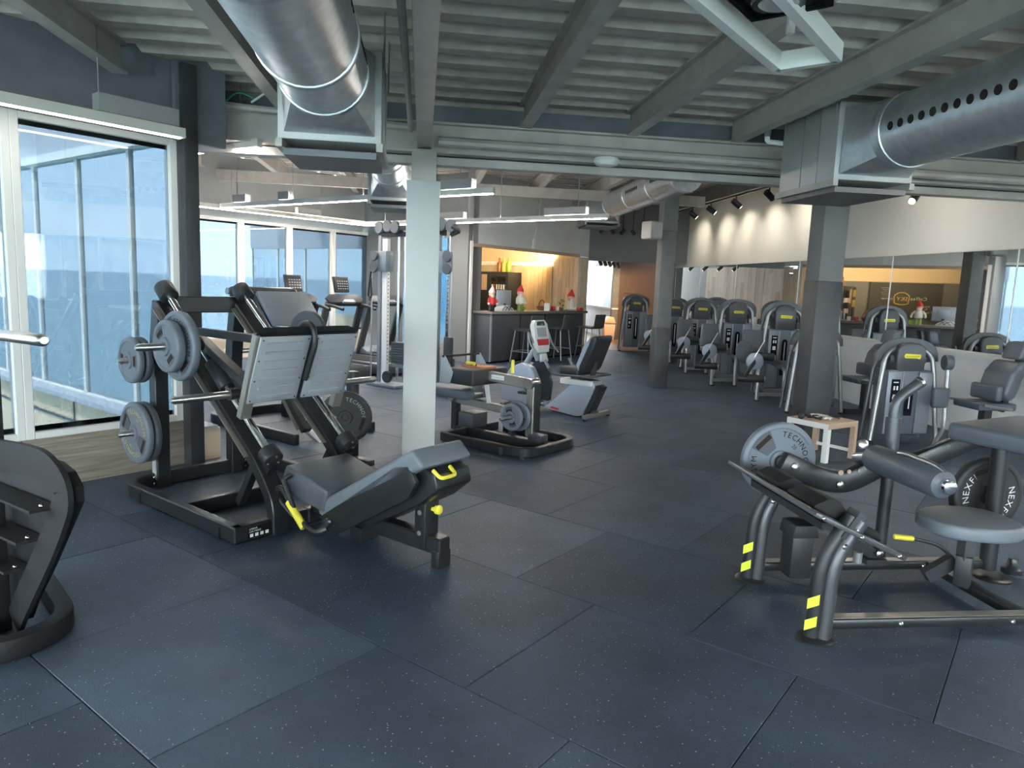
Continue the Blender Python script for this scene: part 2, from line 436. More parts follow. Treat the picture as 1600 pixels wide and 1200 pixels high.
# ---- floor slab and rubber mats
T0 = V((-.144, 2.6325, 0))
fp = [WL0-W*9, LEFT_END, FAR0, FAR1, BARL, BARL+W*14, MW+Pd*22, MW-Pd*14]
floor = MB().add([p+Z*-.03 for p in fp]+[p+Z*-.013 for p in fp], [tuple(range(7, -1, -1)), tuple(range(8, 16))]+[(i, (i+1) % 8, 8+(i+1) % 8, 8+i) for i in range(8)])
FLOOR = struct('floor', floor, 'rubber')
def proj(p):
    v = V(p)-V((0, 0, CAMH)); d = v.dot(fw)
    return (800+FPX*v.dot(r2)/d, 600+FPX*v.dot(d2)/d, d) if d > .1 else (0, 9e9, d)
g = .0022; th = .013
tile_me = MB().bx(-.5+g, .5-g, -.5+g, .5-g, -th, 0).mesh('rubber_tile', 'rubber', bevel=.0022, seg=1)
def clip(poly, p0, nrm):
    o = []
    for i in range(len(poly)):
        a, b = poly[i], poly[(i+1) % len(poly)]; da, db = (a-p0).dot(nrm), (b-p0).dot(nrm)
        if da >= 0: o.append(a)
        if da*db < 0: o.append(a+(b-a)*(da/(da-db)))
    return o
FARW = (FAR1-WL0).dot(W); BARU = (BARL-WL0).dot(U); NOTCH = (FC-WL0).dot(W); ntile = 0
for j in range(-3, 19):
    for i in range(-14, 14):
        c = T0+U*(i+.5+.5*(j % 2))+W*(j+.5)
        px, py, d = proj(c)
        if not (.3 < d < 21 and -260 < px < 1900 and py < 1700): continue
        wc, uc = (c-WL0).dot(W), (c-WL0).dot(U); pl = []
        if wc < NOTCH: pl.append((WL0, U))
        elif wc < FARW: pl.append((WL0-U*JUT, U)); pl.append((FC, W)) if uc < .8 else None; pl.append((FAR1, -W)) if uc < BARU+.2 else None
        else: pl.append((BARL, U))
        pl.append((MW, -Qd)); pl.append((PQ(11.6, 0), -Pd))
        cs = [c+U*(x*(.5-g))+W*(y*(.5-g)) for x, y in ((-1,-1),(1,-1),(1,1),(-1,1))]
        if all((q-p0).dot(nn) >= 0 for q in cs for p0, nn in pl):
            o = bpy.data.objects.new('rubber_tile', tile_me); o.location = c+Z*random.uniform(-.0012, .0008); o.rotation_euler = (0, 0, R(-37.3))
        else:
            poly = cs
            for p0, nn in pl: poly = clip(poly, p0, nn) if poly else poly
            if len(poly) < 3: continue
            k = len(poly); o = bpy.data.objects.new('rubber_tile', MB().add([q+Z*-th for q in poly]+poly, [tuple(range(k-1, -1, -1)), tuple(range(k, 2*k))]+[(q, (q+1) % k, k+(q+1) % k, k+q) for q in range(k)]).mesh('rubber_tile', 'rubber'))
        COL.objects.link(o); o.parent = FLOOR; ntile += 1
print('tiles', ntile)
# brown wooden floor in the passage behind
a, b = PQ(11.62, 2.8), PQ(11.62, 9); c, d = PQ(24, 9), PQ(24, 2.8)
struct('floor_passage', MB().add([p+Z*-.012 for p in (a, b, c, d)]+[p+Z*.002 for p in (a, b, c, d)], [(3,2,1,0),(4,5,6,7),(0,1,5,4),(1,2,6,5),(2,3,7,6),(3,0,4,7)]), 'wood_floor')

# ---- corrugated roof decks with rafters as parts
def pq_of(v): d = V((v[0], v[1], 0))-C0; return d.dot(Pd), d.dot(Qd)
def edge_q(p, poly):
    """left roof edge: q on a polyline of (p, q) points"""
    if p <= poly[0][0]: return poly[0][1]
    for (pa, qa), (pb, qb) in zip(poly, poly[1:]):
        if pa <= p <= pb: return qa+(qb-qa)*(p-pa)/(pb-pa)
    return poly[-1][1]
EDGE_N = [pq_of(WL0-W*14-U*.16), pq_of(FC-U*.16)]; EDGE_N.append((.6, EDGE_N[-1][1]-.5))
EDGE_F = [(.3, pq_of(FC)[1]-.75), pq_of(FAR0+W*.1-U*.1), pq_of(FAR1+W*.1-U*.12), (21, pq_of(FAR1)[1])]
def deck(name, p0, p1, z, edge):
    prof = []; p = p0; per = .33
    while p < p1:
        prof += [(p, z), (p+.13, z), (p+.18, z+.075), (p+.28, z+.075)]; p += per
    prof += [(p, z)]; k = len(prof)
    vs = [PQ(pp, edge_q(pp, edge), zz) for pp, zz in prof]+[PQ(pp, 8.5, zz) for pp, zz in prof]
    vs += [q+Z*.03 for q in vs]
    fs = [(i, i+1, k+i+1, k+i) for i in range(k-1)]+[(2*k+i, 3*k+i, 3*k+i+1, 2*k+i+1) for i in range(k-1)]
    return struct(name, MB().add(vs, fs), 'deck', ang=20)
CEIL = deck('ceiling', -15.84, .42, ZN, EDGE_N); CEILF = deck('ceiling_far', .42, 20, ZF, EDGE_F)
def ibeam(name, a, b, w, h, par, material='beam', t=.018):
    """I section hung so that its underside is at the points' height"""
    pr = [(-w/2,0),(w/2,0),(w/2,t),(t/2,t),(t/2,h-t),(w/2,h-t),(w/2,h),(-w/2,h),(-w/2,h-t),(-t/2,h-t),(-t/2,t),(-w/2,t)]
    return MB().sweep([a, b], pr, fixup=True).build(name, material, par)
for q in (-6.2, -5.2, -4.2, -3.2, -2.2, -1.2, .9, 1.9, 2.9, 3.9, 4.9, 5.9):
    pe = min(.1, -.42+(q+1.75)/.99) if q < -1.8 else .1
    if pe > -12: ibeam('rafter', PQ(-13, q, 3.0), PQ(pe, q, 3.0), .11, ZN-3.0, CEIL)
MB().bar(PQ(-13, 0, 2.98), PQ(-.02, 0, 2.98), .125, .44).build('main_beam', 'beam', CEIL, bevel=.006)
for q in [-6.5+1.25*i for i in range(11)]:
    ps = max(.5, -.3+(-1.86-q)*.99) if q < -2.4 else .5
    ibeam('rafter', PQ(ps, q, 3.5), PQ(19 if q > -3.5 else 12.2, q, 3.5), .11, ZF-3.5, CEILF)
# cross beams over the columns
ibeam('cross_beam', PQ(.1, -2.15, 2.74), PQ(.1, 6.75, 2.74), .16, .27, CEIL)
MB().bar(PQ(.22, -2.3, 2.69), PQ(.22, 6.75, 2.69), .14, .07).build('lower_beam', 'beam', CEIL)
MB().tube([PQ(-.08, .12, 2.82), PQ(-.08, 6.6, 2.80)], .045, 10).build('pipe', 'beam', CEIL)
MB().bar(PQ(.36, -2.5, 3.32), PQ(.36, 6.75, 3.32), .06, 1.2).build('roof_step', 'beam_dark', CEIL)
MB().bar(PQ(7.5, -4.6, 3.4), PQ(7.5, 5.6, 3.4), .12, .2).build('far_cross_beam', 'beam', CEILF)
MB().tube([PQ(-13, -.12, 2.93), PQ(-.1, -.12, 2.9)], .022, 8).build('conduit', 'beam', CEIL)
MB().tube([PQ(-.06, -1.9, 3.02), PQ(-.06, -.9, 2.97), PQ(-.06, -.1, 2.93)], .03, 8).build('pipe', 'beam', CEIL)

# ---- columns
def column(label, c, w, az, parts, cat='column'):
    t = thing('column', label, cat, c, az)
    for nm, z0, z1, ww, m_ in parts: MB().bx(-ww/2, ww/2, -ww/2, ww/2, z0, z1).build(nm, m_, t, bevel=.006)
    return t
t = column('white clad column with bare steel top in the middle of the room', (C0.x, C0.y), .29, AZQ,
       [('cladding', 0, 2.47, .295, 'column_white'), ('steel_head', 2.47, 2.74, .22, 'beam')])
t = column('dark grey column beside the small side table', (3.33, 7.80), .27, AZQ,
       [('lower_shaft', 0, 1.76, .285, 'column_dark'), ('upper_shaft', 1.76, 2.86, .275, 'mid_grey_wall'), ('bracket', 2.86, 2.92, .34, 'beam_dark')])
t = column('grey steel column behind the recumbent bike', (2.42, 11.75), .25, AZQ,
       [('lower_shaft', 0, 1.0, .25, 'column_dark'), ('upper_shaft', 1.0, 2.55, .235, 'column_grey'), ('head', 2.55, 3.52, .245, 'column_grey')])
t = column('slim dark column at the corner of the left window wall', ((WL0+W*.90+U*.06).x, (WL0+W*.90+U*.06).y), .13, AZU,
       [('shaft', 0, 3.2, .12, 'column_dark')])

# ---- windows
nwin = [0]
def window(a, b, z0, z1, inward, glass='window_glass', fr='frame_white', dark_gasket=True, fw_=.055, fd=.09):
    """framed pane from a to b; inward = unit vector towards the room"""
    nwin[0] += 1; a, b = V((a[0], a[1], 0)), V((b[0], b[1], 0)); d = (b-a); ln = d.length; d.normalize()
    az = math.degrees(math.atan2(d.x, d.y)); r = sroot('window_%d' % nwin[0], (a.x, a.y, 0), az)
    s = 1 if V((-d.y, d.x, 0)).dot(inward) > 0 else -1
    f = MB()
    f.bx(0, fw_, -fd/2, fd/2, z0, z1); f.bx(ln-fw_, ln, -fd/2, fd/2, z0, z1)
    f.bx(fw_, ln-fw_, -fd/2, fd/2, z0, z0+fw_*.9); f.bx(fw_, ln-fw_, -fd/2, fd/2, z1-fw_*.9, z1)
    f.build('frame', fr, r, bevel=.004, seg=1)
    if dark_gasket:
        gk = MB(); gk.bx(fw_, ln-fw_, -s*.025-.006, -s*.025+.006, z0+fw_*.9, z0+fw_*.9+.035); gk.bx(fw_, ln-fw_, -s*.025-.006, -s*.025+.006, z1-fw_*.9-.03, z1-fw_*.9)
        gk.build('gasket', 'rubber_foot', r)
    MB().bx(fw_*.8, ln-fw_*.8, -.006, .006, z0+fw_*.7, z1-fw_*.7).build('pane', glass, r)
    return r
# left window wall, runs on behind the camera
s = .845; SW = 1.14
wall = MB(); wallbox(wall, WL0-W*9, FC, 0, .37, .14, 1)
WLEFT = struct('wall_left', wall, 'wood_look_panel')
wallbox(MB(), WL0, WL0, 0, 1, .1)
MB.build(wallbox(MB(), WL0-W*9, FC, 2.63, ZN+.12, .14, 1), 'header', 'beam_dark', WLEFT)
for k in range(8):
    b1 = WL0+W*(s-k*SW); a1 = b1-W*SW
    window(a1-U*.05, b1-U*.05, .37, 2.63, U, 'window_glass' if k < 3 else 'clear_glass')
MB.build(wallbox(MB(), WL0+W*.845, FC, .37, 2.63, .12, 1), 'end_post', 'frame_white', WLEFT)
for k in range(8): MB().bar(WL0+W*(-.33-k*SW*1.0)*1+Z*.02, WL0+W*(-.33-k*SW)+Z*.37, .012, .004, U).build('joint', 'ext_dark', WLEFT)

# glazed facade that runs outwards from the dark column (its outer face is seen through the left windows)
wall = wallbox(MB(), FC, FAR0, -4, .27, .2, -1); WF = struct('wall_facade', wall, 'ext_beige')
MB.build(wallbox(MB(), FC, FAR0, 2.74, 4.1, .2, -1), 'fascia', 'ext_fascia', WF)
MB.build(wallbox(MB(), FC-W*.03, FAR0-W*.03, 2.68, 2.76, .1, -1), 'top_rail', 'frame_white', WF)
MB.build(wallbox(MB(), FC-W*.12, FAR0-W*.12, .24, .29, .3, -1), 'sill', 'ext_fascia', WF)
for k in range(6):
    a1 = FC+NU*(.06+1.11*k)+W*.05; window(a1, a1+NU*1.11, .29, 2.7, W, 'facade_glass', dark_gasket=False, fw_=.028, fd=.06)
for k in range(4): MB().bar(FC+NU*(.8+k*1.7)-W*.012+Z*-1, FC+NU*(.8+k*1.7)-W*.012+Z*.25, .015, .01, W).build('joint', 'ext_dark', WF)
# far window wall
wall = wallbox(MB(), FAR0, FAR1, 0, .42, .16, 1); WFAR = struct('wall_far_left', wall, 'ext_beige')
MB.build(wallbox(MB(), FAR0, FAR1, 2.63, ZF, .16, 1), 'header', 'grey_wall', WFAR)
ln = (FAR1-FAR0).length; s = ln
k = 0
while s > .3:
    w_ = 1.08 if s > 1.5 else s
    b1 = FAR0+W*s; window(b1-W*w_-U*.05, b1-U*.05, .42, 2.63, U, fw_=.07); s -= w_
MB.build(wallbox(MB(), FC-W*.16+U*.015, FC+W*.26+U*.015, 2.62, 3.4, .05, -1), 'corner_lining', 'beam_dark', WLEFT)
# second facade beyond the far windows
F2 = FAR1+W*.1
WF2 = struct('wall_facade_far', wallbox(MB(), F2, F2+NU*4.7, -4, .73, .2, -1), 'ext_beige')
MB.build(wallbox(MB(), F2, F2+NU*4.7, 2.3, 3.0, .2, -1), 'fascia', 'ext_fascia', WF2)
for k in range(4): a1 = F2+NU*(.08+1.15*k)+W*.05; window(a1, a1+NU*1.15, .73, 2.32, W, 'facade_glass', dark_gasket=False, fw_=.03, fd=.06)
# end wall facing the room between far windows and bar
WEND = struct('wall_end', wallbox(MB(), FAR1+U*1.25, BARL, 0, 2.42, .16, 1), 'mid_grey_wall')
MB.build(wallbox(MB(), FAR1, BARL, 2.42, ZF, .16, 1), 'header', 'mid_grey_wall', WEND)
MB.build(wallbox(MB(), FAR1, FAR1+U*1.25, 0, .5, .16, 1), 'sill_wall', 'ext_beige', WEND)
for k in range(2): window(FAR1+U*(.02+.61*k)+W*.06, FAR1+U*(.63+.61*k)+W*.06, .5, 2.42, -W, fw_=.05)
MB.build(wallbox(MB(), FAR1+U*2.45, FAR1+U*3.2, 0, 2.4, .05, -1), 'stone_cladding', 'black_stone', WEND)
MB.build(wallbox(MB(), FAR1+U*3.2, FAR1+U*3.26, 0, 2.4, .07, -1), 'edge_trim', 'frame_white', WEND)
MB.build(wallbox(MB(), FAR1+U*2.45, FAR1+U*3.26, 2.4, 2.44, .07, -1), 'top_trim', 'frame_white', WEND)
sg = tag(MB.build(wallbox(MB(), FAR1+U*3.0-W*.055, FAR1+U*3.22-W*.055, 1.66, 1.80, .02, -1), 'wall_sign', 'frame_white'), 'small blank white plate on the black stone cladding', 'sign')
# bar wall: header over the opening, recess behind
WBAR = struct('wall_bar', wallbox(MB(), BARL, BARR+W*.47, 2.35, ZF, .16, 1), 'grey_wall_lifted')
MB.build(wallbox(MB(), BARL, BARL+W*.28, 0, 2.35, .16, 1), 'jamb', 'mid_grey_wall', WBAR)
MB.build(wallbox(MB(), BARL, BARR, 2.33, 2.40, .02, -1), 'edge_board', 'table_wood', WBAR)
RD = 3.1
b0, b1 = BARL+NU*RD, BARR+NU*RD
WBB = struct('wall_bar_back', wallbox(MB(), b0-W*.1, b1, 0, 2.75, .12, 1), 'mid_grey_wall')
MB.build(wallbox(MB(), b0, b1, 2.08, 2.7, .02, -1), 'painted_lit_band', 'warm_wall', WBB)  # warm spotlight wash is put into the colour of this strip
WBR = struct('wall_bar_right', wallbox(MB(), BARR+NU*.02, b1, 0, 2.75, .12, -1), 'warm_wall')
WBL = struct('wall_bar_left', wallbox(MB(), BARL+NU*.02, b0, 0, 2.75, .12, 1), 'mid_grey_wall')
cc = [BARL+NU*.10, BARR+NU*.10, b1, b0]
struct('ceiling_bar', MB().add([p+Z*2.70 for p in cc]+[p+Z*2.76 for p in cc], [(0,1,2,3),(7,6,5,4)]+[(i, 4+i, 4+(i+1) % 4, (i+1) % 4) for i in range(4)]), 'warm_wall')
struct('floor_bar', MB().add([p+Z*-.02 for p in cc]+[p+Z*.0 for p in cc], [(3,2,1,0),(4,5,6,7)]+[(i, (i+1) % 4, 4+(i+1) % 4, 4+i) for i in range(4)]), 'wood_floor')
# planks on the right-hand wall of the bar and round its corner
def plank_run(par, a, d, n_, w_, nrm, z1, mm='plank'):
    for i in range(n_):
        z = 0.0; off = random.uniform(.3, 1.1)
        while z < z1-.02:
            zz = min(z+off, z1); off = random.uniform(.7, 1.3); p0 = a+d*(i*w_+.002); p1 = a+d*((i+1)*w_-.002); t = random.uniform(.012, .022)
            o = MB(); vs = [p0+Z*(z+.002), p1+Z*(z+.002), p1+Z*(zz-.002), p0+Z*(zz-.002)]; o.add(vs+[q+nrm*t for q in vs], [(3,2,1,0),(4,5,6,7),(0,1,5,4),(1,2,6,5),(2,3,7,6),(3,0,4,7)])
            o.build('plank', mm, par); z = zz
plank_run(WBR, BARR-W*.0, NU, 6, .115, -W, 2.3)
plank_run(WBR, BARR-W*.02-U*0, W, 4, .115, U, 2.34)
MB.build(wallbox(MB(), BARR+NU*.7, b1, 2.1, 2.2, .03, 1), 'rail', 'frame_white', WBR)
d1 = sroot('door_1', BARR+NU*.72-W*.06, AZU+180)
MB().bx(0, .9, -.02, .02, 0.0, 2.08).build('leaf', 'door_wood', d1)
for k in range(7): MB().bx(.02+k*.125, .138+k*.125, .02, .032, .02, 2.06).build('plank', 'door_wood', d1)
MB().bx(.80, .83, .032, .06, .9, 1.3).build('handle', 'brushed', d1)
# wall with the passage opening beyond the bar
P2 = BARR+W*.45
qlen = (MW-P2).dot(Qd)
WP = struct('wall_passage', wallbox(MB(), P2, P2+Qd*(qlen+.0), 2.28, ZF, .16, 1), 'mid_grey_wall')
WPL = struct('wall_passage_side', wallbox(MB(), PQ(15.6, 6.05), PQ(22, 6.05), 0, .95, .12, -1), 'half_wall')
MB.build(wallbox(MB(), PQ(15.55, 6.0), PQ(22, 6.0), .95, 1.0, .2, -1), 'ledge', 'ledge', WPL)
MB.build(wallbox(MB(), PQ(15.6, 6.08), PQ(22, 6.08), 1.0, 2.35, .04, -1), 'mirror_panel', 'mirror', WPL)
MB.build(wallbox(MB(), PQ(15.6, 6.06), PQ(22, 6.06), 2.35, 3.7, .1, -1), 'upper_panel', 'ledge', WPL)
MB.build(wallbox(MB(), PQ(22, 2.0), PQ(22, 7.0), 0, 3.8, .1, 1), 'back_panel', 'half_wall', WPL)
MB.build(wallbox(MB(), PQ(11.2, 3.9), PQ(22, 3.9), 0, 3.8, .1, 1), 'left_panel', 'grey_wall', WPL)
plank_run(WPL, PQ(11.15, 3.9), Pd, 22, .24, Qd, 2.4)
WPE = struct('wall_passage_end', wallbox(MB(), PQ(15.6, 6.2), PQ(15.6, 8.9), 0, 3.7, .1, 1), 'brown_wall')
MB.build(wallbox(MB(), PQ(15.58, 6.0), PQ(15.58, 6.2), 0, 3.0, .16, 1), 'corner_post', 'column_grey', WPE)
for zz in (.9, 1.1, 1.3, 1.5): MB.build(wallbox(MB(), PQ(15.55, 6.35), PQ(15.55, 6.75), zz, zz+.03, .02, 1), 'slat', 'wood_floor', WPE)
MB.build(wallbox(MB(), PQ(11.9, 8.9), PQ(15.6, 8.9), 0, 3.7, .1, -1), 'right_panel', 'mid_grey_wall', WPE)
MB.build(wallbox(MB(), PQ(11.9, 6.6), PQ(11.9, 9.0), 0, 3.7, .1, 1), 'return_panel', 'mid_grey_wall', WPE)
# ---- mirror wall
a, b = MW-Pd*14, MW+Pd*11.3
WM = struct('wall_right', wallbox(MB(), a, b, 0, ZF, .12, -1), 'beige_wall')
MB.build(wallbox(MB(), a-Qd*0, b, 0, .965, .10, 1), 'half_wall', 'half_wall', WM)
MB.build(wallbox(MB(), a, b, .965, 1.0, .13, 1), 'ledge', 'ledge', WM)
MB.build(wallbox(MB(), a, b, 2.215, ZF, .05, 1), 'upper_panel', 'beige_wall', WM)
js = [-14]+[.27-2.39*k for k in range(5, 0, -1)]+[.27, 2.45, 5.0, 7.6, 9.6, 11.3]
for j0, j1 in zip(js, js[1:]):
    MB.build(wallbox(MB(), MW+Pd*(j0+.004), MW+Pd*(j1-.004), 1.003, 2.212, .012, 1), 'mirror_panel', 'mirror', WM)
    MB.build(wallbox(MB(), MW+Pd*(j1-.006)-Qd*.012, MW+Pd*(j1+.006)-Qd*.012, 1.003, 2.212, .006, 1), 'mirror_joint', 'frame_white', WM)
MB.build(wallbox(MB(), b, b+Pd*.3, 0, ZF, .2, 1), 'end_pier', 'column_grey', WM)
# ---- wall behind the camera, mostly glass
bk0, bk1 = WL0-W*9, MW-Pd*14
WBK = struct('wall_back', wallbox(MB(), bk0, bk1, 0, .3, .15, -1), 'grey_wall')
MB.build(wallbox(MB(), bk0, bk1, 2.7, ZN+.1, .15, -1), 'header', 'grey_wall', WBK)
dd = (bk1-bk0).normalized(); ll = (bk1-bk0).length; k = int(ll/1.5)
for i in range(k): window(bk0+dd*(ll*i/k), bk0+dd*(ll*(i+1)/k), .3, 2.7, V((-dd.y, dd.x, 0)), 'clear_glass', dark_gasket=False)

# ================================================================== CEILING FITTINGS
def led_run(label, pts, z, boxes=(), rods=(), group='hanging linear lamps', top=ZF, down='led_on', up=True):
    """slim profile hung by rods; its underside glows"""
    t = thing('linear_lamp', label, 'lamp', (pts[0].x, pts[0].y), 90, group)
    o = V((pts[0].x, pts[0].y, 0)); lp = [p-o for p in pts]
    MB().rect([p+Z*(z+.035) for p in lp], .05, .07).build('profile', 'led_profile', t)
    for a, b in zip(lp, lp[1:]):
        dl = (b-a).normalized(); MB().bar(a+dl*.03+Z*(z-.004), b-dl*.03+Z*(z-.004), .036, .008).build('diffuser', down, t)
        if up: MB().bar(a+dl*.03+Z*(z+.0705), b-dl*.03+Z*(z+.0705), .03, .001).build('added_uplight', 'led_up_added' if top == ZN else 'led_up_far_added', t)  # glowing top strip, added to brighten the ceiling
    for i, f, ln in boxes:
        a, b = lp[i], lp[i+1]; dl = (b-a).normalized(); c = a+(b-a)*f
        MB().bar(c-dl*ln/2+Z*(z+.13), c+dl*ln/2+Z*(z+.13), .10, .115).build('driver_box', 'ac_panel', t)
    for i, f in rods:
        a, b = lp[i], lp[i+1]; c = a+(b-a)*f; MB().cyl(c+Z*(z+.06), c+Z*top, .006, n=6).build('rod', 'tube_grey', t)
    return t
def v2(x, y): return V((x, y, 0))
A1 = v2(-2.51, 5.48)
led_run('linear lamp hung along the top of the left window', [A1-W*4.2, A1], 2.58, [(0, .92, .55)], [(0, .86), (0, .2)], top=ZN, down='led_soft', up=False)
led_run('short linear lamp just past the slim dark corner column', [v2(-3.3, 6.95), v2(-2.26, 6.36)], 2.69, [(0, .45, .5)], [(0, .3), (0, .8)], up=False)
led_run('long linear lamp turning the corner by the far windows', [v2(-5.31, 11.75), v2(-3.06, 14.6), v2(1.38, 11.21)], 2.67,
        [(0, .25, .3), (0, .62, .5), (1, .42, .6), (1, .86, .8)], [(0, .2), (0, .7), (1, .1), (1, .45), (1, .62), (1, .9)])
led_run('bright linear lamp hung in front of the white column top', [v2(-4.91, 11.99), v2(-.3, 8.72)], 2.67,
        [(0, .1, .35), (0, .3, .25), (0, .9, .5)], [(0, .08), (0, .33), (0, .6), (0, .93)])
led_run('added unseen fill lamp overhead behind the viewer on the left', [v2(-3.4, 1.2), v2(-3.0, -2.2)], 2.7, (), [(0, .1), (0, .9)], top=ZN, down='led_soft')  # unseen lamp, added to brighten the room
led_run('added unseen fill lamp overhead behind the viewer on the right', [v2(.9, 1.0), v2(1.35, -2.4)], 2.7, (), [(0, .1), (0, .9)], top=ZN, down='led_soft')  # added like its left-hand twin, out of view, as extra fill
led_run('added out-of-view fill lamp overhead along the near mirror wall', [v2(4.95, 4.9), v2(5.4, 1.4)], 2.85, (), [(0, .1), (0, .9)], top=ZN)  # added out of view to brighten the beige wall
led_run('added short fill lamp hidden behind the right air handler', [v2(4.42, 8.7), v2(4.31, 9.5)], 3.32, (), [(0, .1), (0, .9)], down='led_on')  # invented lamp, hidden from view, that washes the beige wall
# rectangular ring lamp, upper right
S2, S3 = v2(1.25, 3.70), v2(1.47, 3.53)
t = thing('ring_lamp', 'white rectangular frame lamp hanging at the top right', 'lamp', (S2.x, S2.y), 90)
o = S2.copy(); ring = [V((0, 0, 0)), S3-S2, S3-S2-W*1.3, -W*1.3]
for a, b in zip(ring, ring[1:]+ring[:1]): MB().bar(a+Z*2.73, b+Z*2.73, .045, .085).build('profile', 'frame_white', t)
MB().bar((S3-S2)*.5-W*.28+Z*2.76, (S3-S2)*.5-W*.28+Z*3.2, .03, .03).build('hanger', 'frame_white', t)
t = thing('recessed_spot', 'black square recessed spotlight in a white frame at the top edge', 'lamp', (.98, 2.95), AZW)
MB().bx(-.16, .16, -.16, .16, 2.74, 2.80).build('housing', 'black_metal', t, bevel=.01)
fr = MB(); 
for a in (-1, 1): fr.bx(-.16, .16, a*.15-.012, a*.15+.012, 2.725, 2.76); fr.bx(a*.15-.012, a*.15+.012, -.14, .14, 2.725, 2.76)
fr.build('rim', 'print_black', t)
MB().lathe([(.10, 0), (.105, .01), (.10, .03)], (0, 0, 2.715), n=20).build('ring', 'black_metal', t)
MB().lathe([(.06, 0), (.08, .012), (.082, .02)], (0, 0, 2.705), n=20).build('lens', 'lens_dim', t)
MB().cyl((0, 0, 2.8), (0, 0, 3.22), .008, n=6).build('rod', 'black_metal', t)

# ducts
def duct(label, p0, p1, q, z, r, holes=(), ring_at=(), name='duct'):
    t = thing(name, label, 'duct', (PQ(p0, q).x, PQ(p0, q).y), AZP)
    ln = p1-p0; MB().lathe([(r-.01, 0), (r, 0), (r, ln), (r-.01, ln)], (0, 0, z), (1, 0, 0), 36).build('pipe', 'galv', t, ang=50)
    for s_ in ring_at:
        MB().lathe([(r, s_-.03), (r+.008, s_-.026), (r+.008, s_-.012), (r+.002, s_), (r+.008, s_+.012), (r+.008, s_+.026), (r, s_+.03)], (0, 0, z), (1, 0, 0), 36).build('seam_ring', 'galv', t)
    for s_, ang, nh, pit, rr in holes:
        for k in range(nh):
            t_ = R(ang); nr = V((0, math.cos(t_), math.sin(t_))); c = V((s_+k*pit, 0, z))+nr*(r-.004)
            MB().lathe([(rr, 0), (rr, .006), (rr*.7, .0065)], c, nr, 12).build('outlet', 'hole', t)
    return t
def ac_unit(label, p0, p1, q, z0, z1, w, dr=.26, dz=None, trans=.3):
    """flat fan-coil box with a square-to-round sheet metal transition on its near end"""
    t = thing('air_handler', label, 'air handler', (PQ(p0, q).x, PQ(p0, q).y), AZP)
    MB().bx(0, p1-p0, -w/2, w/2, z0, z1).build('casing', 'ac_panel', t, bevel=.008)
    n_ = 32; zc = dz if dz else (z0+z1)/2; vs = []
    for i in range(n_):
        t_ = 2*math.pi*i/n_; c, s_ = math.cos(t_), math.sin(t_); k = 1/max(abs(c), abs(s_))
        vs.append(V((-.01, c*k*(w/2-.04), (z0+z1)/2+s_*k*((z1-z0)/2-.04))))
    for i in range(n_):
        t_ = 2*math.pi*i/n_; vs.append(V((-trans, dr*math.cos(t_), zc+dr*math.sin(t_))))
    MB().add(vs, [(i, (i+1) % n_, n_+(i+1) % n_, n_+i) for i in range(n_)]).build('transition', 'galv', t, ang=12)
    for y in (-w/2+.01, w/2-.01): MB().bx(-.02, p1-p0+.05, y-.02, y+.02, z0-.05, z0).build('rail', 'beam', t)
    MB().bx(.02, p1-p0, -w/2+.03, w/2-.03, z0-.09, z0-.05).build('drip_tray', 'steel_grey', t)
    for x_ in (.25, .5): MB().bx(x_, x_+.008, -w/2-.004, w/2+.004, z0, z1+.002).build('seam', 'tube_grey', t)
    for x_ in (0.03, p1-p0-.05):
        for y in (-w/2-.01, w/2+.01): MB().cyl((x_, y, z1-.1), (x_, y, 3.2), .007, n=6).build('hanger', 'tube_grey', t)
    return t
def PQof(x, y): d = V((x, y, 0))-C0; return d.dot(Pd), d.dot(Qd)
p1, q1 = PQof(-1.17, 4.5)
duct('shiny round spiral duct at the top left', p1-7, p1-.28, q1, 2.75, .25, [(6.25, 168, 7, .06, .03), (5.3, 168, 8, .075, .034), (4.3, 168, 8, .075, .034)], (6.1, 6.68, 5.0))
ac_unit('air handler box at the end of the top left duct', p1, p1+.62, q1, 2.42, 2.97, .62, .25, 2.75)
p2, q2 = PQof(2.75, 5.72)
duct('round galvanised duct at the right with a row of holes', p2-6, p2-.3, q2, 2.81, .26, [(4.42, -4, 11, .105, .03)], (5.62, 4.05, 2.4))
ac_unit('large air handler box over the dark right column', p2, p2+.86, q2, 2.50, 3.08, .66, .26, 2.81)
p3, q3 = PQof(2.42, 10.6)
duct('far galvanised duct over the middle column', p3, p3+4.6, q3, 3.28, .25, [(.5, 2, 6, .09, .03), (1.7, 2, 8, .09, .03)], (.08, 1.25, 2.6, 4.0))
ac_unit('far air handler over the bar front', p3+4.9, p3+5.7, q3, 2.98, 3.45, .75, .25, 3.28)
p4, q4 = PQof(-1.42, 7.6)
duct('small stretch of duct behind the white column', p4, p4+1.6, q4, 2.95, .22, [], (.3, 1.2))
ac_unit('air handler box left of the white column', p4+1.9, p4+2.6, q4, 2.62, 3.02, .6, .22, 2.95)
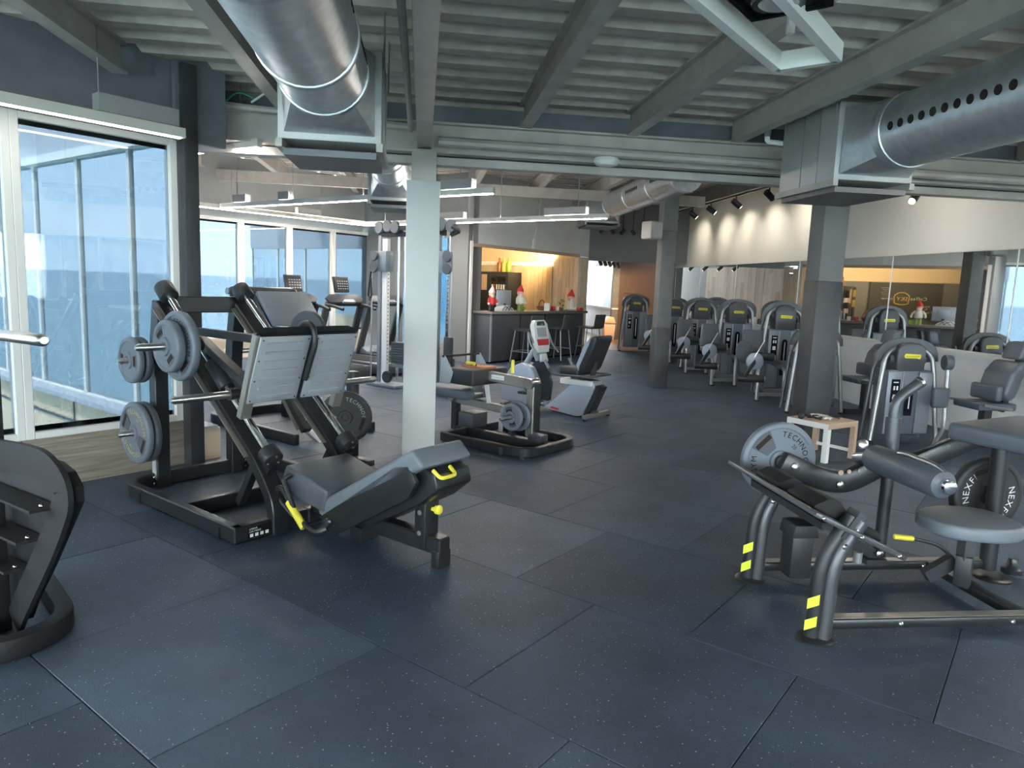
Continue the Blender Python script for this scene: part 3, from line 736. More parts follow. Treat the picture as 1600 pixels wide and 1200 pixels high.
# white drain elbow and black pipe on the right air handler
t = thing('drain_pipe', 'white plastic elbow pipe beside the right air handler', 'pipe', (PQ(p2+.9, q2-.46).x, PQ(p2+.9, q2-.46).y), AZP)
MB().tube(fillet([(0, 0, 3.0), (0, 0, 2.94), (0, -.2, 2.93)], .05), .022, 10).build('elbow', 'frame_white', t)
MB().cyl((0, 0, 2.98), (0, 0, 3.12), .03).build('black_pipe', 'beam_dark', t)
t = thing('pipe_support', 'dark pipe bundle with brackets at the head of the right column', 'pipe', (3.35, 7.45), AZQ)
MB().tube(fillet([(-1.15, .8, 2.98), (-.8, .4, 2.84), (.05, 0, 2.84)], .2), .05, 10).build('pipe', 'beam_dark', t)
MB().bx(-.45, .22, -.08, .02, 2.70, 2.77).build('bracket', 'black_metal', t)
MB().prism([(0, 0), (.42, 0), (.30, -.13), (.12, -.16)], (-.45, -.06, 2.72), (1, 0, 0), (0, 0, 1), .03).build('gusset', 'beam_dark', t)
MB().bx(-.05, .2, -.09, .0, 2.775, 2.805).build('wood_wedge', 'orange_wood', t)
# dome on the cross beam
tag(MB().lathe([(.0, 0), (.085, .012), (.115, .045), (.10, .075), (.06, .08)], (.74, 6.33, 2.63)).build('ceiling_dome', 'frame_white'), 'round white emergency dome lamp under the cross beam', 'lamp')
# loose wires on the left header
for i, (lab, mt_, pts) in enumerate((('green wire curling over the left beam end', 'copper_wire', [(-2.55, 6.3, 3.02), (-2.4, 6.25, 3.13), (-2.25, 6.3, 3.06), (-2.2, 6.3, 3.14), (-2.05, 6.3, 3.05)]),
        ('grey wire drooping along the cross beam at the left', 'cable_white', [(-2.3, 6.28, 3.04), (-2.1, 6.25, 3.16), (-1.9, 6.3, 3.06), (-1.6, 6.33, 3.08), (-1.3, 6.35, 3.03)]),
        ('black cable drooping along the left header', 'cable_black', [(-5.0, 3.05, 3.06), (-4.2, 4.1, 2.98), (-3.3, 5.3, 2.98), (-2.75, 5.95, 3.02), (-2.6, 6.2, 2.98)]))):
    tag(MB().tube(fillet(pts, .12), .009 if i else .006, 6).build('wire', mt_), lab, 'wire')

# track lights
def track_spot(label, pos, aim, group, on=True, par_rod=.12, energy=0, col=(1, .85, .62), r=.045, ln=.15, size=60):
    t = thing('track_spot', label, 'spotlight', pos, 90, group); aim = V(aim).normalized()
    MB().cyl((0, 0, 0), (0, 0, par_rod), .012, n=8).build('stem', 'black_metal', t)
    MB().cyl(-aim*ln*.45, aim*ln*.55, r, n=16).build('can', 'black_metal', t, bevel=.006)
    MB().cyl(aim*ln*.55, aim*(ln*.55+.004), r*.75, n=16).build('lens', 'lens' if on else 'lens_dim', t)
    if energy:
        l = bpy.data.lights.new('spot', 'SPOT'); l.energy = energy; l.color = col; l.spot_size = R(size); l.spot_blend = .6; l.shadow_soft_size = .04
        lo = bpy.data.objects.new('spot_light', l); COL.objects.link(lo); lo.parent = t; lo.location = aim*(ln*.55+.012)
        lo.rotation_euler = aim.to_track_quat('-Z', 'Y').to_euler()
    return t
ta, tb = MW+Pd*10.8-Qd*.85, MW+Pd*4.2-Qd*.85
tk = tag(MB().bar(ta+Z*3.42, tb+Z*3.42, .035, .03).build('lighting_track', 'black_metal'), 'black lighting track along the beige wall', 'track')
for k, s_ in enumerate((10.6, 9.3, 8.2, 7.2, 6.0, 4.7)):
    p = MW+Pd*s_-Qd*.85
    track_spot('%s black track spotlight from the far end of the beige wall' % ('first', 'second', 'third', 'fourth', 'fifth', 'sixth')[k], (p.x, p.y, 3.28), Qd*.8-Z*.55+Pd*random.uniform(-.35, .3), 'spotlights on the beige wall track', True, .13, 5, (1, .93, .8), .055, .2, 95)
p = MW+Pd*1.05-Qd*.8
track_spot('single black spotlight near the right edge of the beige wall', (p.x, p.y, 2.83), -Qd*.55-Z*.5-Pd*.4, 'spotlights on the beige wall track', True, .3, 6, (1, .93, .8), .05, .17, 80)
for k in range(5):      # bar header track
    p = BARR+NU*.55-W*(.35+.62*k)
    p = BARL+W*(.55+.72*k)+NU*.5
    track_spot('%s spotlight from the left over the lit bar' % ('first', 'second', 'third', 'fourth', 'fifth')[k], (p.x, p.y, 2.46), NU*.6+Z*.12+W*.5, 'spotlights over the bar', True, .2, 22, (1, .76, .44), .045, .15, 110)
p0, p1_ = BARL+W*.3+NU*.5, BARL+W*3.7+NU*.5
tag(MB().bar(p0+Z*2.665, p1_+Z*2.665, .035, .03).build('lighting_track', 'black_metal'), 'black lighting track over the bar counter', 'track')
for k in range(5):
    p = PQ(12.4+.45*k, 4.75+.25*k)
    track_spot('%s spotlight from the left in the passage before the brown wall' % ('first', 'second', 'third', 'fourth', 'fifth')[k], (p.x, p.y, 2.3), Qd*.4-Z*.6+Pd*.5, 'spotlights in the passage', True, .2, 22, (1, .68, .34), .05, .17, 110)
for k in range(5):
    p = P2+Qd*(.25+.26*k)-Pd*.22
    track_spot('%s small dark spotlight from the left under the far roof' % ('first', 'second', 'third', 'fourth', 'fifth')[k], (p.x, p.y, 3.0), Qd*(.5 if k % 2 else -.5)-Z*.6, 'spotlights under the far roof', False, .78)

# ================================================================== WEIGHT PLATES
def place(name, label, cat, org, zax, xax, group=None):
    o = bpy.data.objects.new(name, None); COL.objects.link(o); zax = V(zax).normalized(); xax = V(xax); xax = (xax-zax*xax.dot(zax)).normalized()
    o.matrix_world = Matrix((xax, zax.cross(xax), zax)).transposed().to_4x4()
    o.location = org; return tag(o, label, cat, group)
def weight_plate(label, org, nrm, up, r=.225, th=.045, spin=0, words=(), body='plate_grey', num=None, group=None, small=False, ink='print_black'):
    """disc with raised rim, hub, two wedge recesses with grip slots; local z = face normal, local x = up"""
    t = place('weight_plate', label, 'weight plate', org, nrm, up, group); h = th/2
    MB().lathe([(.026, -h), (r-.02, -h), (r-.004, -h+.006), (r, -h+.014), (r, h-.014), (r-.004, h-.006), (r-.014, h), (r-.03, h), (r-.036, h-.006), (.026, h-.006)], n=44).build('disc', body, t, ang=40)
    MB().lathe([(.026, h-.006), (.062, h-.006), (.058, h+.006), (.03, h+.006), (.026, h-.002)], n=28).build('hub', body, t)
    dark = 'plate_rim' if body == 'plate_grey' else 'plate_dark'
    for k in (0, 180):
        a = R(spin+k); r0, r1 = (.075, r-.04); c, s_ = math.cos(a), math.sin(a)
        pts = []
        hw0, hw1 = (.035, .075) if not small else (.03, .05)
        for x, y in ((r0, -hw0), (r1, -hw1), (r1+.006, 0), (r1, hw1), (r0, hw0)): pts.append((x*c-y*s_, x*s_+y*c))
        p = MB().prism(pts, (0, 0, h-.0055), (1, 0, 0), (0, 1, 0), .003).build('recess', dark, t)
        xm = r1-.032; q = [(xm-.014, -hw1*.72), (xm+.014, -hw1*.72), (xm+.014, hw1*.72), (xm-.014, hw1*.72)]
        MB().prism([(x*c-y*s_, x*s_+y*c) for x, y in q], (0, 0, h-.002), (1, 0, 0), (0, 1, 0), .0015).build('grip_slot', 'hole', t)
    if words:
        for st, deg, inw in words: arc_text(MB(), st, (0, 0, h-.0035), (1, 0, 0), (0, 1, 0), r-(.066 if ink != 'print_white' else .075), {'print_white': .058}.get(ink, .046) if not small else .022, deg, inw).build('lettering', ink, t)
        if num:
            for dg in (spin+90, spin-90):
                a = R(dg); rr = .105; u_ = V((math.cos(a), math.sin(a), 0)); text(MB(), num, u_*rr+V((0, 0, h-.0035)), V((u_.y, -u_.x, 0)), u_, .03).build('lettering', ink, t)
    return t

# ================================================================== LEG PRESS (left foreground)
LPO = V((-2.82, 4.96, 0))
LPR = Matrix((U, W, Z)).transposed()
def lpw(x, y, z): return LPO+U*x+W*y+Z*z
lp = thing('leg_press', 'black plate-loaded leg press with grey ribbed foot plates and low seat', 'leg press', (LPO.x, LPO.y), AZU)
B = 'black_metal'
base = fillet([(1.53, .03, .055), (.03, .03, .055), (.03, 1.17, .055), (1.4, 1.17, .055)], .2, 8)
MB().rect(base, .065, .1).build('base_frame', B, lp, bevel=.008, seg=1)
MB().bar((1.5, -.005, .055), (1.5, .52, .055), .065, .1).build('front_rail', B, lp, bevel=.008, seg=1)
MB().bar((.86, .06, .055), (.86, 1.14, .055), .06, .095).build('cross_rail', B, lp, bevel=.008, seg=1)
MB().bar((1.4, 1.17, .055), (1.5, .52, .055), .06, .095).build('front_diagonal', B, lp, bevel=.008, seg=1)
st_ = MB().bx(1.5335, 1.5345, .08, .25, .018, .09).build('sticker', 'print_black', lp)
tx = MB(); text(tx, 'LINEAR', (1.5352, .09, .072), (0, 1, 0), (0, 0, 1), .016, False); text(tx, 'LEG PRESS', (1.5352, .09, .055), (0, 1, 0), (0, 0, 1), .016, False)
for k in range(4): tx.bx(1.535, 1.5352, .095+.035*k, .117+.035*k, .026, .046)
tx.build('sticker_print', 'print_white', st_)
def bolts(par, pts, axis, r=.012, m_='chrome'):
    for p in pts: MB().lathe([(r, 0), (r, .005), (r*.6, .010), (.001, .011)], p, axis, 10).build('bolt', m_, par)
bolts(lp, [(1.534, y, z) for y in (.29, .35) for z in (.03, .075)], (1, 0, 0))
bolts(lp, [(-.0, .245, z) for z in (.03, .08)]+[(.065, y, z) for y in (.24, .98) for z in (.03, .08)], (1, 0, .01))
for x_ in (.35, 1.35): MB().bx(x_-.02, x_+.02, -.012, -.002, .0, .075).build('floor_bracket', B, lp)
for y in (.3, .9):
    MB().rect(fillet([(.05, y, .0), (.05, y, .95), (.13, y, 1.38)], .2), .095, .10, (0, 1, 0)).build('rear_post', B, lp, bevel=.006, seg=1)
    if y < .5:
        MB().bx(.065, .085, y-.052, y-.049, .06, .30).build('label_strip', 'sticker', lp)
        MB().bx(.02, .085, y-.0520, y-.0490, .06, .30).build('label_strip', 'sticker', lp)
    MB().rect(fillet([(.13, y, 1.36), (1.34, y, .42), (1.52, y, .20), (1.52, y, .0)], .22, 8), .075, .115, (0, 1, 0)).build('slide_beam', B, lp, bevel=.006, seg=1)
    MB().rect([(.17, y-.041, 1.335), (1.30, y-.041, .458)], .006, .10, (0, 1, 0)).build('beam_face', 'champagne', lp)
    dv = V((1.21, 0, -.94)).normalized(); nv = V((.94, 0, 1.21)).normalized()
    c0 = V((.13, y, 1.36))+nv*.115; c1 = V((1.34, y, .42))+nv*.115
    MB().cyl(c0, c1+dv*.05, .026, n=18).build('slide_rod', 'chrome', lp)
    MB().cyl(c0-dv*.06, c0+dv*.06, .066, n=24).build('end_cup', 'satin_black', lp, bevel=.01)
    MB().cyl(c1-dv*.0, c1+dv*.09, .066, n=24).build('end_cup', 'satin_black', lp, bevel=.01)
    MB().prism([(-.07, -.02), (.07, -.02), (.07, .1), (-.07, .1)], c1+dv*.05-nv*.14-V((0, .03, 0)), dv, nv, -.06).build('cup_bracket', B, lp)
    bolts(lp, [c1+dv*.091+nv*a+V((0, b, 0)) for a, b in ((.04, 0), (-.02, .035), (-.02, -.035))], dv, .008, 'steel_grey')
    MB().bar((1.1, y, .1), (1.30, y, .42), .05, .05, (0, 1, 0)).build('strut', B, lp)
    # carriage sleeve and side frame
    f = .55; cs = c0+(c1-c0)*.56
    MB().cyl(cs-dv*.12, cs+dv*.12, .05, n=20).build('carriage_sleeve', 'satin_black', lp, bevel=.006)
    sg_ = -1 if y < .6 else 1; yo = y+sg_*.0
    MB().bar((.55, y-.02*sg_, 1.17), (1.27, y-.02*sg_, .86), .055, .075, (0, 1, 0)).build('carriage_arm', 'satin_black', lp, bevel=.005, seg=1)
    MB().bar((1.43, yo+sg_*.055, 1.24), (1.24, yo+sg_*.055, .70), .05, .075, (0, 1, 0)).build('carriage_side', 'champagne', lp, bevel=.004, seg=1)  # tan reflection on the side channel is put into its colour
    MB().bar((1.33, yo, 1.2), (.62, yo, 1.2), .05, .05, (0, 1, 0)).build('carriage_rail', 'satin_black', lp)
MB().bar((.13, .30, 1.36), (.13, .90, 1.36), .09, .12).build('top_bar', B, lp, bevel=.008, seg=1)
pv = V((.17, 0, .43)).normalized(); pn = V((.43, 0, -.17)).normalized()
for y0, y1 in ((.225, .592), (.625, .972)):
    o = V((1.29, y0, .80)); pl_ = MB().prism([(0, 0), (y1-y0, 0), (y1-y0, .462), (0, .462)], o, (0, 1, 0), pv, .016).build('foot_plate', 'foot_plate', lp, bevel=.008)
    nrm = V((0, 1, 0)).cross(pv)
    for k in range(7):
        hh = .045+k*.062; a = o+pv*hh+nrm*.017
        MB().bar(a+V((0, .055, 0)), a+V((0, y1-y0-.055, 0)), .016, .012, nrm).build('rib', 'foot_plate', pl_)
    for yy in (.02, y1-y0-.02):
        for hh in (.02, .16, .30, .44): MB().lathe([(.006, 0), (.006, .003), (.003, .004)], o+pv*hh+V((0, yy, 0))+nrm*.016, nrm, 8).build('screw', 'steel_grey', pl_)
MB().prism([(0, 0), (.73, 0), (.73, .47), (0, .47)], V((1.268, .235, .80)), (0, 1, 0), pv, .02).build('plate_backing', B, lp)
MB().prism([(0, 0), (.78, 0), (.72, .05), (.06, .05)], V((1.44, .21, 1.232)), (0, 1, 0), V((-.8, 0, .6)), .02).build('top_lip', B, lp)
# release handle over the middle of the plates
hp = fillet([(1.30, .6, 1.18), (1.36, .6, 1.30), (1.47, .6, 1.30), (1.50, .6, 1.18), (1.385, .6, .93)], .07)
MB().tube(hp, .019, 12, up=(0, 1, 0)).build('release_handle', 'satin_black', lp)
# weight horns
def horn(par, a, b, r=.024, collar=True):
    a, b = V(a), V(b); d = (b-a).normalized()
    o = MB().lathe([(r, 0), (r, (b-a).length-.02), (r*.6, (b-a).length)], a, d, 18).build('weight_horn', 'brushed', par)
    if collar: MB().cyl(a-d*.01, a+d*.05, r+.014, n=20).build('collar', 'satin_black', o)
    return o
horn(lp, (.75, .24, 1.12), (.75, -.18, 1.12)); horn(lp, (1.15, .25, .84), (1.15, -.17, .84))
horn(lp, (.75, .96, 1.12), (.75, 1.38, 1.12)); horn(lp, (1.15, .95, .84), (1.15, 1.42, .84))
horn(lp, (.05, .25, .43), (.05, .0, .43), .02); horn(lp, (.05, .25, .96), (.05, .02, .96), .02)
# seat
MB().bar((1.5, .6, .125), (2.66, .6, .125), .09, .10).build('seat_beam', B, lp, bevel=.008, seg=1)
MB().bx(2.60, 2.66, .55, .65, .0, .1).build('foot_block', B, lp, bevel=.006)
MB().bx(1.93, 2.03, .53, .67, .0, .09).build('foot_block', B, lp, bevel=.006)
MB().bx(2.47, 2.555, .545, .655, .09, .37).build('adjust_post', B, lp, bevel=.006)
for z in (.18, .3): MB().lathe([(.014, 0), (.014, .004), (.008, .005)], (2.51, .545, z), (0, -1, 0), 14).build('hole_cap', 'tube_grey', lp)
MB().lathe([(.012, 0), (.012, .03), (.026, .034), (.028, .055), (.02, .06)], (2.555, .6, .32), (1, 0, .12), 16).build('pull_knob', 'yellow', lp)
MB().prism([(0, 0), (.05, 0), (.02, .20), (-.05, .20)], (2.49, .62, .36), (1, 0, 0), (0, 0, 1), .03).build('adjust_arc', 'brushed', lp)
side = [(1.86, .17), (1.93, .09), (2.02, .10), (2.60, .44), (2.66, .54), (2.6, .62), (2.5, .60)]
for y in (.36, .73): MB().prism([(x, z) for x, z in side], (0, y+.03, 0), (1, 0, 0), (0, 0, 1), .03).build('back_frame', B, lp, bevel=.004)
MB().prism([(1.98, .20), (2.64, .60), (2.72, .58), (2.74, .50), (2.62, .40), (2.2, .17)], (0, .72, 0), (1, 0, 0), (0, 0, 1), .28).build('back_spine', B, lp, bevel=.01)
pad = [(1.86, .165), (1.82, .205), (1.86, .265), (2.62, .715), (2.71, .63)]
bp_ = MB().prism(pad, (0, .76, 0), (1, 0, 0), (0, 0, 1), .40).build('backrest', 'pad_mid', lp, bevel=.022, seg=3)
seat_ = [(1.49, .36), (1.53, .43), (1.93, .345), (1.90, .20), (1.58, .24)]
MB().prism(seat_, (0, .84, 0), (1, 0, 0), (0, 0, 1), .49).build('seat', 'pad_grey', lp, bevel=.02, seg=3)
MB().bar((1.62, .6, .22), (1.98, .6, .15), .3, .03).build('seat_plate', B, lp)
for y in (.34, .86):
    MB().cyl((1.96, y, .165), (1.96, y+(-.02 if y < .5 else .02), .165), .026).build('pivot_cap', 'chrome', lp)
    yy = y-.04 if y < .5 else y+.04
    MB().tube(fillet([(1.95, y, .12), (1.90, yy, .09), (1.72, yy, .13), (1.58, yy, .36), (1.60, y, .38)], .06), .016, 10).build('side_rail', B, lp)
    MB().tube(fillet([(1.62, y, .12), (1.50, yy, .24), (1.52, yy, .30), (1.58, yy, .29), (1.64, yy, .22)], .05), .016, 10).build('lock_lever', B, lp)
    MB().cyl((1.63, yy, .225), (1.785, yy, .095), .024, n=14).build('lever_grip', 'yellow', lp, bevel=.006)
hb = fillet([(2.70, .445, .60), (2.755, .45, .565), (2.755, .57, .565), (2.70, .575, .60)], .025)
MB().tube(hb, .011, 8, up=(0, 1, 0)).build('back_handle', 'yellow', lp)
# weights on it
Yn = -W
TG = 'TECHNOGYM'
weight_plate('large grey lettered plate on the upper left horn of the leg press', lpw(.75, .10, 1.12), Yn, Z, .228, .055, 40, [(TG, 130, False), (TG, -50, False)], num='20')
weight_plate('smaller grey plate in front on the upper left horn of the leg press', lpw(.75, .03, 1.12), Yn, Z, .17, .06, 40, small=True)
weight_plate('grey plate with gold lettering on the lower storage peg by the window', lpw(.05, .13, .43), Yn, Z, .225, .05, 60, [(TG, 150, False), (TG, -30, False)], num='20', ink='print_gold')
weight_plate('dark plate behind the gold lettered plate on the lower storage peg', lpw(.05, .19, .43), Yn, Z, .222, .05, 60, body='plate_rim')
weight_plate('small grey plate on the upper storage peg of the leg press', lpw(.05, .11, .96), Yn, Z, .165, .05, 90, small=True)
weight_plate('second small plate against the rear post on the upper storage peg', lpw(.05, .17, .96), Yn, Z, .165, .05, 90, small=True, body='plate_rim')
weight_plate('dark plate on the far side upper horn of the leg press', lpw(.75, 1.10, 1.12), W, Z, .225, .05, 40, body='plate_rim')

# ================================================================== GLUTE / CALF MACHINE (right foreground)
RMO = V((1.45, 3.15, 0)); ra = R(83); RX = V((math.sin(ra), math.cos(ra), 0)); RY = V((-math.cos(ra), math.sin(ra), 0))
def rmw(x, y, z): return RMO+RX*x+RY*y+Z*z
rm = thing('leg_machine', 'black plate-loaded leg machine with striped feet, grey roller and round seat', 'gym machine', (RMO.x, RMO.y), 83)
for y in (0, .68):
    MB().sweep(fillet([(0, y, .0), (.015, y, .40), (.14, y, .60)], .12, 6), [(.036*math.cos(a), .036*math.sin(a)) for a in [2*math.pi*i/14 for i in range(14)]], (0, 1, 0), False, True).build('upright', 'steel_grey' if 0 else 'satin_black', rm)
    MB().tube(fillet([(.045, y-.02, .0), (.06, y-.02, .40), (.175, y-.02, .58)], .12, 6), .034, 12, up=(0, 1, 0)).build('upright_tube', 'tube_grey' if 0 else 'steel_grey', rm)
    MB().lathe([(.085, 0), (.085, .008), (.07, .018), (.05, .02)], (.02, y, 0), n=24).build('foot_pad', 'black_metal', rm)
    for k, z in enumerate((.05, .155)):
        MB().prism([(-.026, .0), (.026, .035), (.026, .085), (-.026, .05)], (-.0262+.004*k, y-.0262, z), (.707, -.707, 0), (0, 0, 1), .004).build('hazard_mark', 'hivis', rm)
    ln = 1.75 if y == 0 else 1.5
    MB().bar((.05, y, .085), (ln, y, .085), .07, .05).build('floor_rail', 'black_metal', rm, bevel=.012)
    MB().bar((.06, y, .112), (ln-.02, y, .112), .05, .004).build('rail_top', 'champagne', rm)
    MB().bar((.09, y, .50), (.17, y, .62), .045, .085, (0, 1, 0)).build('bracket', 'steel_grey', rm)
    bolts(rm, [(.09, y-.047, .47), (.135, y-.047, .54)], (0, -1, 0), .014)
MB().bar((1.10, -.0, .085), (1.10, .70, .085), .08, .05).build('cross_rail', 'black_metal', rm, bevel=.01)
bolts(rm, [(.42, -.036, .085), (1.0, -.036, .085), (.42, .644, .085), (1.04, .644, .085)], (0, -1, 0), .012)
# tilted foot board with two raised foot pads
fd = V((.43, 0, -.2)).normalized(); fn = V((.2, 0, .43)).normalized()
o = V((-.12, .80, .64)); fb = MB().prism([(0, 0), (.50, 0), (.50, .93), (0, .93)], o, fd, (0, -1, 0), -.022).build('foot_board', 'steel_grey', rm, bevel=.004)
for y in (.17, .52):
    pr = [(0, 0), (0, .02), (.05, .075), (.11, .085), (.18, .05), (.28, .035), (.36, .04), (.40, .0)]
    MB().prism(pr, o+fd*.09+fn*.022+V((0, y-.80+.13, 0)), fd, fn, .26).build('foot_rest', 'matte_black', rm, bevel=.012)
bolts(rm, [o+fd*x_-V((0, .93, 0))+fn*.01 for x_ in (.04, .25, .46)], (0, -1, 0), .01)
MB().bar(o+fd*.14-fn*.02-V((0, .12, 0)), o+fd*.14-fn*.02-V((0, .84, 0)), .05, .035).build('board_support', 'satin_black', rm)
MB().bx(.12, .24, .45, .57, .10, .34).build('bumper_post', 'satin_black', rm, bevel=.01)
MB().prism([(-.075, 0), (.075, 0), (.06, .07), (-.06, .07)], (.18, .58, .33), (1, 0, 0), (0, 0, 1), .15).build('bumper', 'pad_black', rm, bevel=.006)
MB().bx(.66, .78, .60, .74, .11, .14).build('stop_plate', 'satin_black', rm); MB().bar((.60, .66, .22), (.76, .66, .14), .06, .05, (0, 1, 0)).build('stop_arm', 'satin_black', rm)
MB().cyl((.60, .60, .13), (.60, .60, .19), .024).build('stop_rubber', 'tube_grey', rm); bolts(rm, [(.74, .615, .17)], (0, -1, 0), .022)
# lever arm on the far side
arm = fillet([(.20, .80, .655), (.44, .80, .555), (.60, .80, .53), (.74, .80, .60), (.84, .80, .66)], .14, 6)
MB().rect(arm, .07, .13, (0, 0, 1)).build('lever_arm', 'black_metal', rm, bevel=.02, seg=2)
for x_, z, r_ in ((.27, .63, .026), (.55, .53, .022)): MB().lathe([(r_, 0), (r_, .012), (r_*.6, .018)], (x_, .765, z), (0, -1, 0), 16).build('bolt', 'brushed', rm)
for k, x_ in enumerate((.55, .60, .66)): MB().lathe([(.016-.003*k, 0), (.016-.003*k, .003), (.01, .0035)], (x_, .764, .60+.006*k), (0, -1, 0), 12).build('hole_mark', 'table_wood' if k < 2 else 'tube_grey', rm)
horn(rm, (.22, .82, .645), (.22, .94, .645), .024)
MB().cyl((.66, .66, .72), (.66, .80, .68), .03).build('roller_axle', 'brushed', rm)
MB().lathe([(.03, 0), (.066, .008), (.075, .03), (.075, .52), (.066, .56), (.045, .572), (.03, .574)], (.66, .66, .72), (0, -1, 0), 28).build('roller_pad', 'pad_grey', rm)
MB().lathe([(.036, 0), (.038, .01), (.034, .04), (.02, .046)], (.66, .092, .72), (0, -1, 0), 24).build('roller_cap', 'chrome', rm)
MB().tube(fillet([(.64, .42, .80), (.655, .38, .805), (.66, .16, .80), (.66, .10, .78)], .03), .013, 10).build('grab_rod', 'brushed', rm)
MB().lathe([(.02, 0), (.026, .01), (.026, .05), (.016, .055)], (.61, .70, .78), (-.2, -.8, .25), 16).build('end_knob', 'brushed', rm)
# centre post with bent handle, and the beam to the pad
MB().cyl((.84, .76, .09), (.84, .76, .72), .034, n=18).build('post', 'satin_black', rm)
MB().cyl((.84, .76, .66), (.835, .76, .93), .04, n=18).build('post_sleeve', 'steel_grey', rm)
MB().tube(fillet([(.835, .76, .90), (.835, .76, 1.03), (.97, .76, 1.13)], .08), .029, 14, up=(0, 1, 0)).build('handle', 'steel_grey', rm)
MB().lathe([(.029, 0), (.033, .003), (.033, .02), (.024, .024)], (.965, .76, 1.127), (.8, 0, .6), 16).build('handle_cap', 'brushed', rm)
MB().bar((.86, .76, .60), (1.36, .72, .84), .06, .11, (0, 0, 1)).build('pad_beam', 'black_metal', rm, bevel=.012)
MB().prism([(0, 0), (.08, -.20), (.16, -.44), (.70, -.52), (.80, -.1), (.78, .20), (.64, .26)], (1.06, .62, .835), (1, 0, 0), (0, 1, 0), .10).build('chest_pad', 'pad_grey', rm, bevel=.025, seg=3)
MB().cyl((1.46, .66, .06), (1.44, .66, .82), .045, n=20).build('rear_post', 'satin_black', rm)
MB().lathe([(.10, 0), (.10, .01), (.085, .02), (.05, .022)], (1.5, .66, 0), n=24).build('foot_pad', 'black_metal', rm)
MB().lathe([(.055, 0), (.055, .03), (.03, .06), (.026, .09)], (1.62, .66, .03), n=18).build('foot_cap', 'black_metal', rm)
# seat
MB().cyl((1.03, .34, .10), (1.03, .34, .27), .055, n=4).build('seat_sleeve', 'satin_black', rm, bevel=.008)
MB().bx(1.0, 1.06, .31, .37, .25, .41).build('seat_post', 'steel_grey', rm)
sp = []
for i in range(28):
    t_ = 2*math.pi*i/28; rx = .245; ry = .21; x_, y_ = math.cos(t_), math.sin(t_)
    k = (abs(x_)**3+abs(y_)**3)**(-1/3); sp.append((x_*k*rx*(1 if x_ > 0 else .95), y_*k*ry*(1-.25*(x_ < 0)*abs(x_))))
MB().prism(sp, (1.01, .34, .405), (1, 0, 0), (0, 1, 0), .075).build('seat', 'pad_mid', rm, bevel=.02, seg=3)
MB().tube(fillet([(1.0, .40, .24), (.93, .42, .30), (.80, .44, .325)], .05), .009, 8).build('seat_lever', 'black_metal', rm)
MB().cyl((.80, .44, .325), (.70, .46, .33), .015, n=12).build('lever_grip', 'yellow', rm, bevel=.005)
MB().bar((.88, .42, .12), (1.02, .40, .22), .05, .07).build('seat_strut', 'satin_black', rm)
weight_plate('grey lettered twenty plate on the lever arm of the right machine', rmw(.22, .87, .645), -RY, Z, .225, .05, 45, [(TG, -60, False), (TG, 140, False)], num='20')
weight_plate('black plate with white lettering beneath the chest pad at the right', rmw(1.50, .79, .47), -RY, Z, .225, .06, 200, [('NEXFIT', 68, False), ('NEXFIT', -112, False)], body='plate_dark', ink='print_white')
horn(rm, (1.50, .68, .47), (1.50, .92, .47), .024)

# ================================================================== SIDE TABLE AND WHAT LIES ON IT
tb = thing('side_table', 'low white side table with wooden top edge beside the dark column', 'table', (2.82, 7.13), 112)
# local x runs along the left edge towards the viewer's side
E1 = V((3.03, 6.74, 0))-V((2.78, 7.12, 0))
tb.location = (2.80, 7.10, 0); tb.rotation_euler = (0, 0, math.atan2(E1.y, E1.x))
w1, w2, hh = .46, .50, .385
MB().bx(0, w1, 0, w2, hh-.055, hh).build('top', 'table_wood', tb, bevel=.003)
MB().bx(.002, w1-.002, -.004, .0, hh-.055, hh-.002).build('edge_panel', 'frame_white', tb)
for x_ in (.025, w1-.025):
    for y_ in (.025, w2-.025): MB().bx(x_-.025, x_+.025, y_-.025, y_+.025, 0, hh-.055).build('leg', 'frame_white' if y_ < .2 else 'table_wood', tb)
MB().bar((.02, w2-.03, .08), (w1-.02, w2-.03, .08), .02, .03).build('stretcher', 'frame_white', tb)
def tw(x_, y_, z_): return tb.matrix_basis @ V((x_, y_, z_))
def loop(cx, cy, z, r, wob, n_=22, turns=1.6):
    return [tw(cx+(r+wob*math.sin(3.3*i))*math.cos(turns*2*math.pi*i/n_), cy+(r*.7+wob*math.cos(2.1*i))*math.sin(turns*2*math.pi*i/n_), z+.004*i/n_*3+.012*abs(math.sin(i))) for i in range(n_)]
tag(MB().tube(loop(.24, .20, hh+.012, .10, .02), .007, 6).build('cable', 'cable_white'), 'coil of pale cable on the side table', 'cable')
tag(MB().tube(loop(.22, .12, hh+.012, .07, .015), .010, 6).build('cable', 'cable_black'), 'coil of black cable on the side table', 'cable')
tag(MB().tube(loop(.30, .34, hh+.010, .05, .01), .006, 6).build('cable', 'cable_black'), 'small black lead near the right end of the side table', 'cable')
gl_ = thing('headset', 'dark headset lying at the left end of the side table', 'headset', tuple(tw(.12, .07, hh)), 30)
MB().tube([(.07*math.cos(a), .06*math.sin(a), .02+.05*abs(math.sin(a/1))) for a in [math.pi*i/10 for i in range(11)]], .008, 8).build('band', 'cable_black', gl_)
for s_ in (-1, 1): MB().lathe([(.01, 0), (.03, .006), (.03, .022), (.012, .03)], (.07*s_, 0, .03), (s_, 0, 0), 16).build('ear_cup', 'cable_black', gl_)

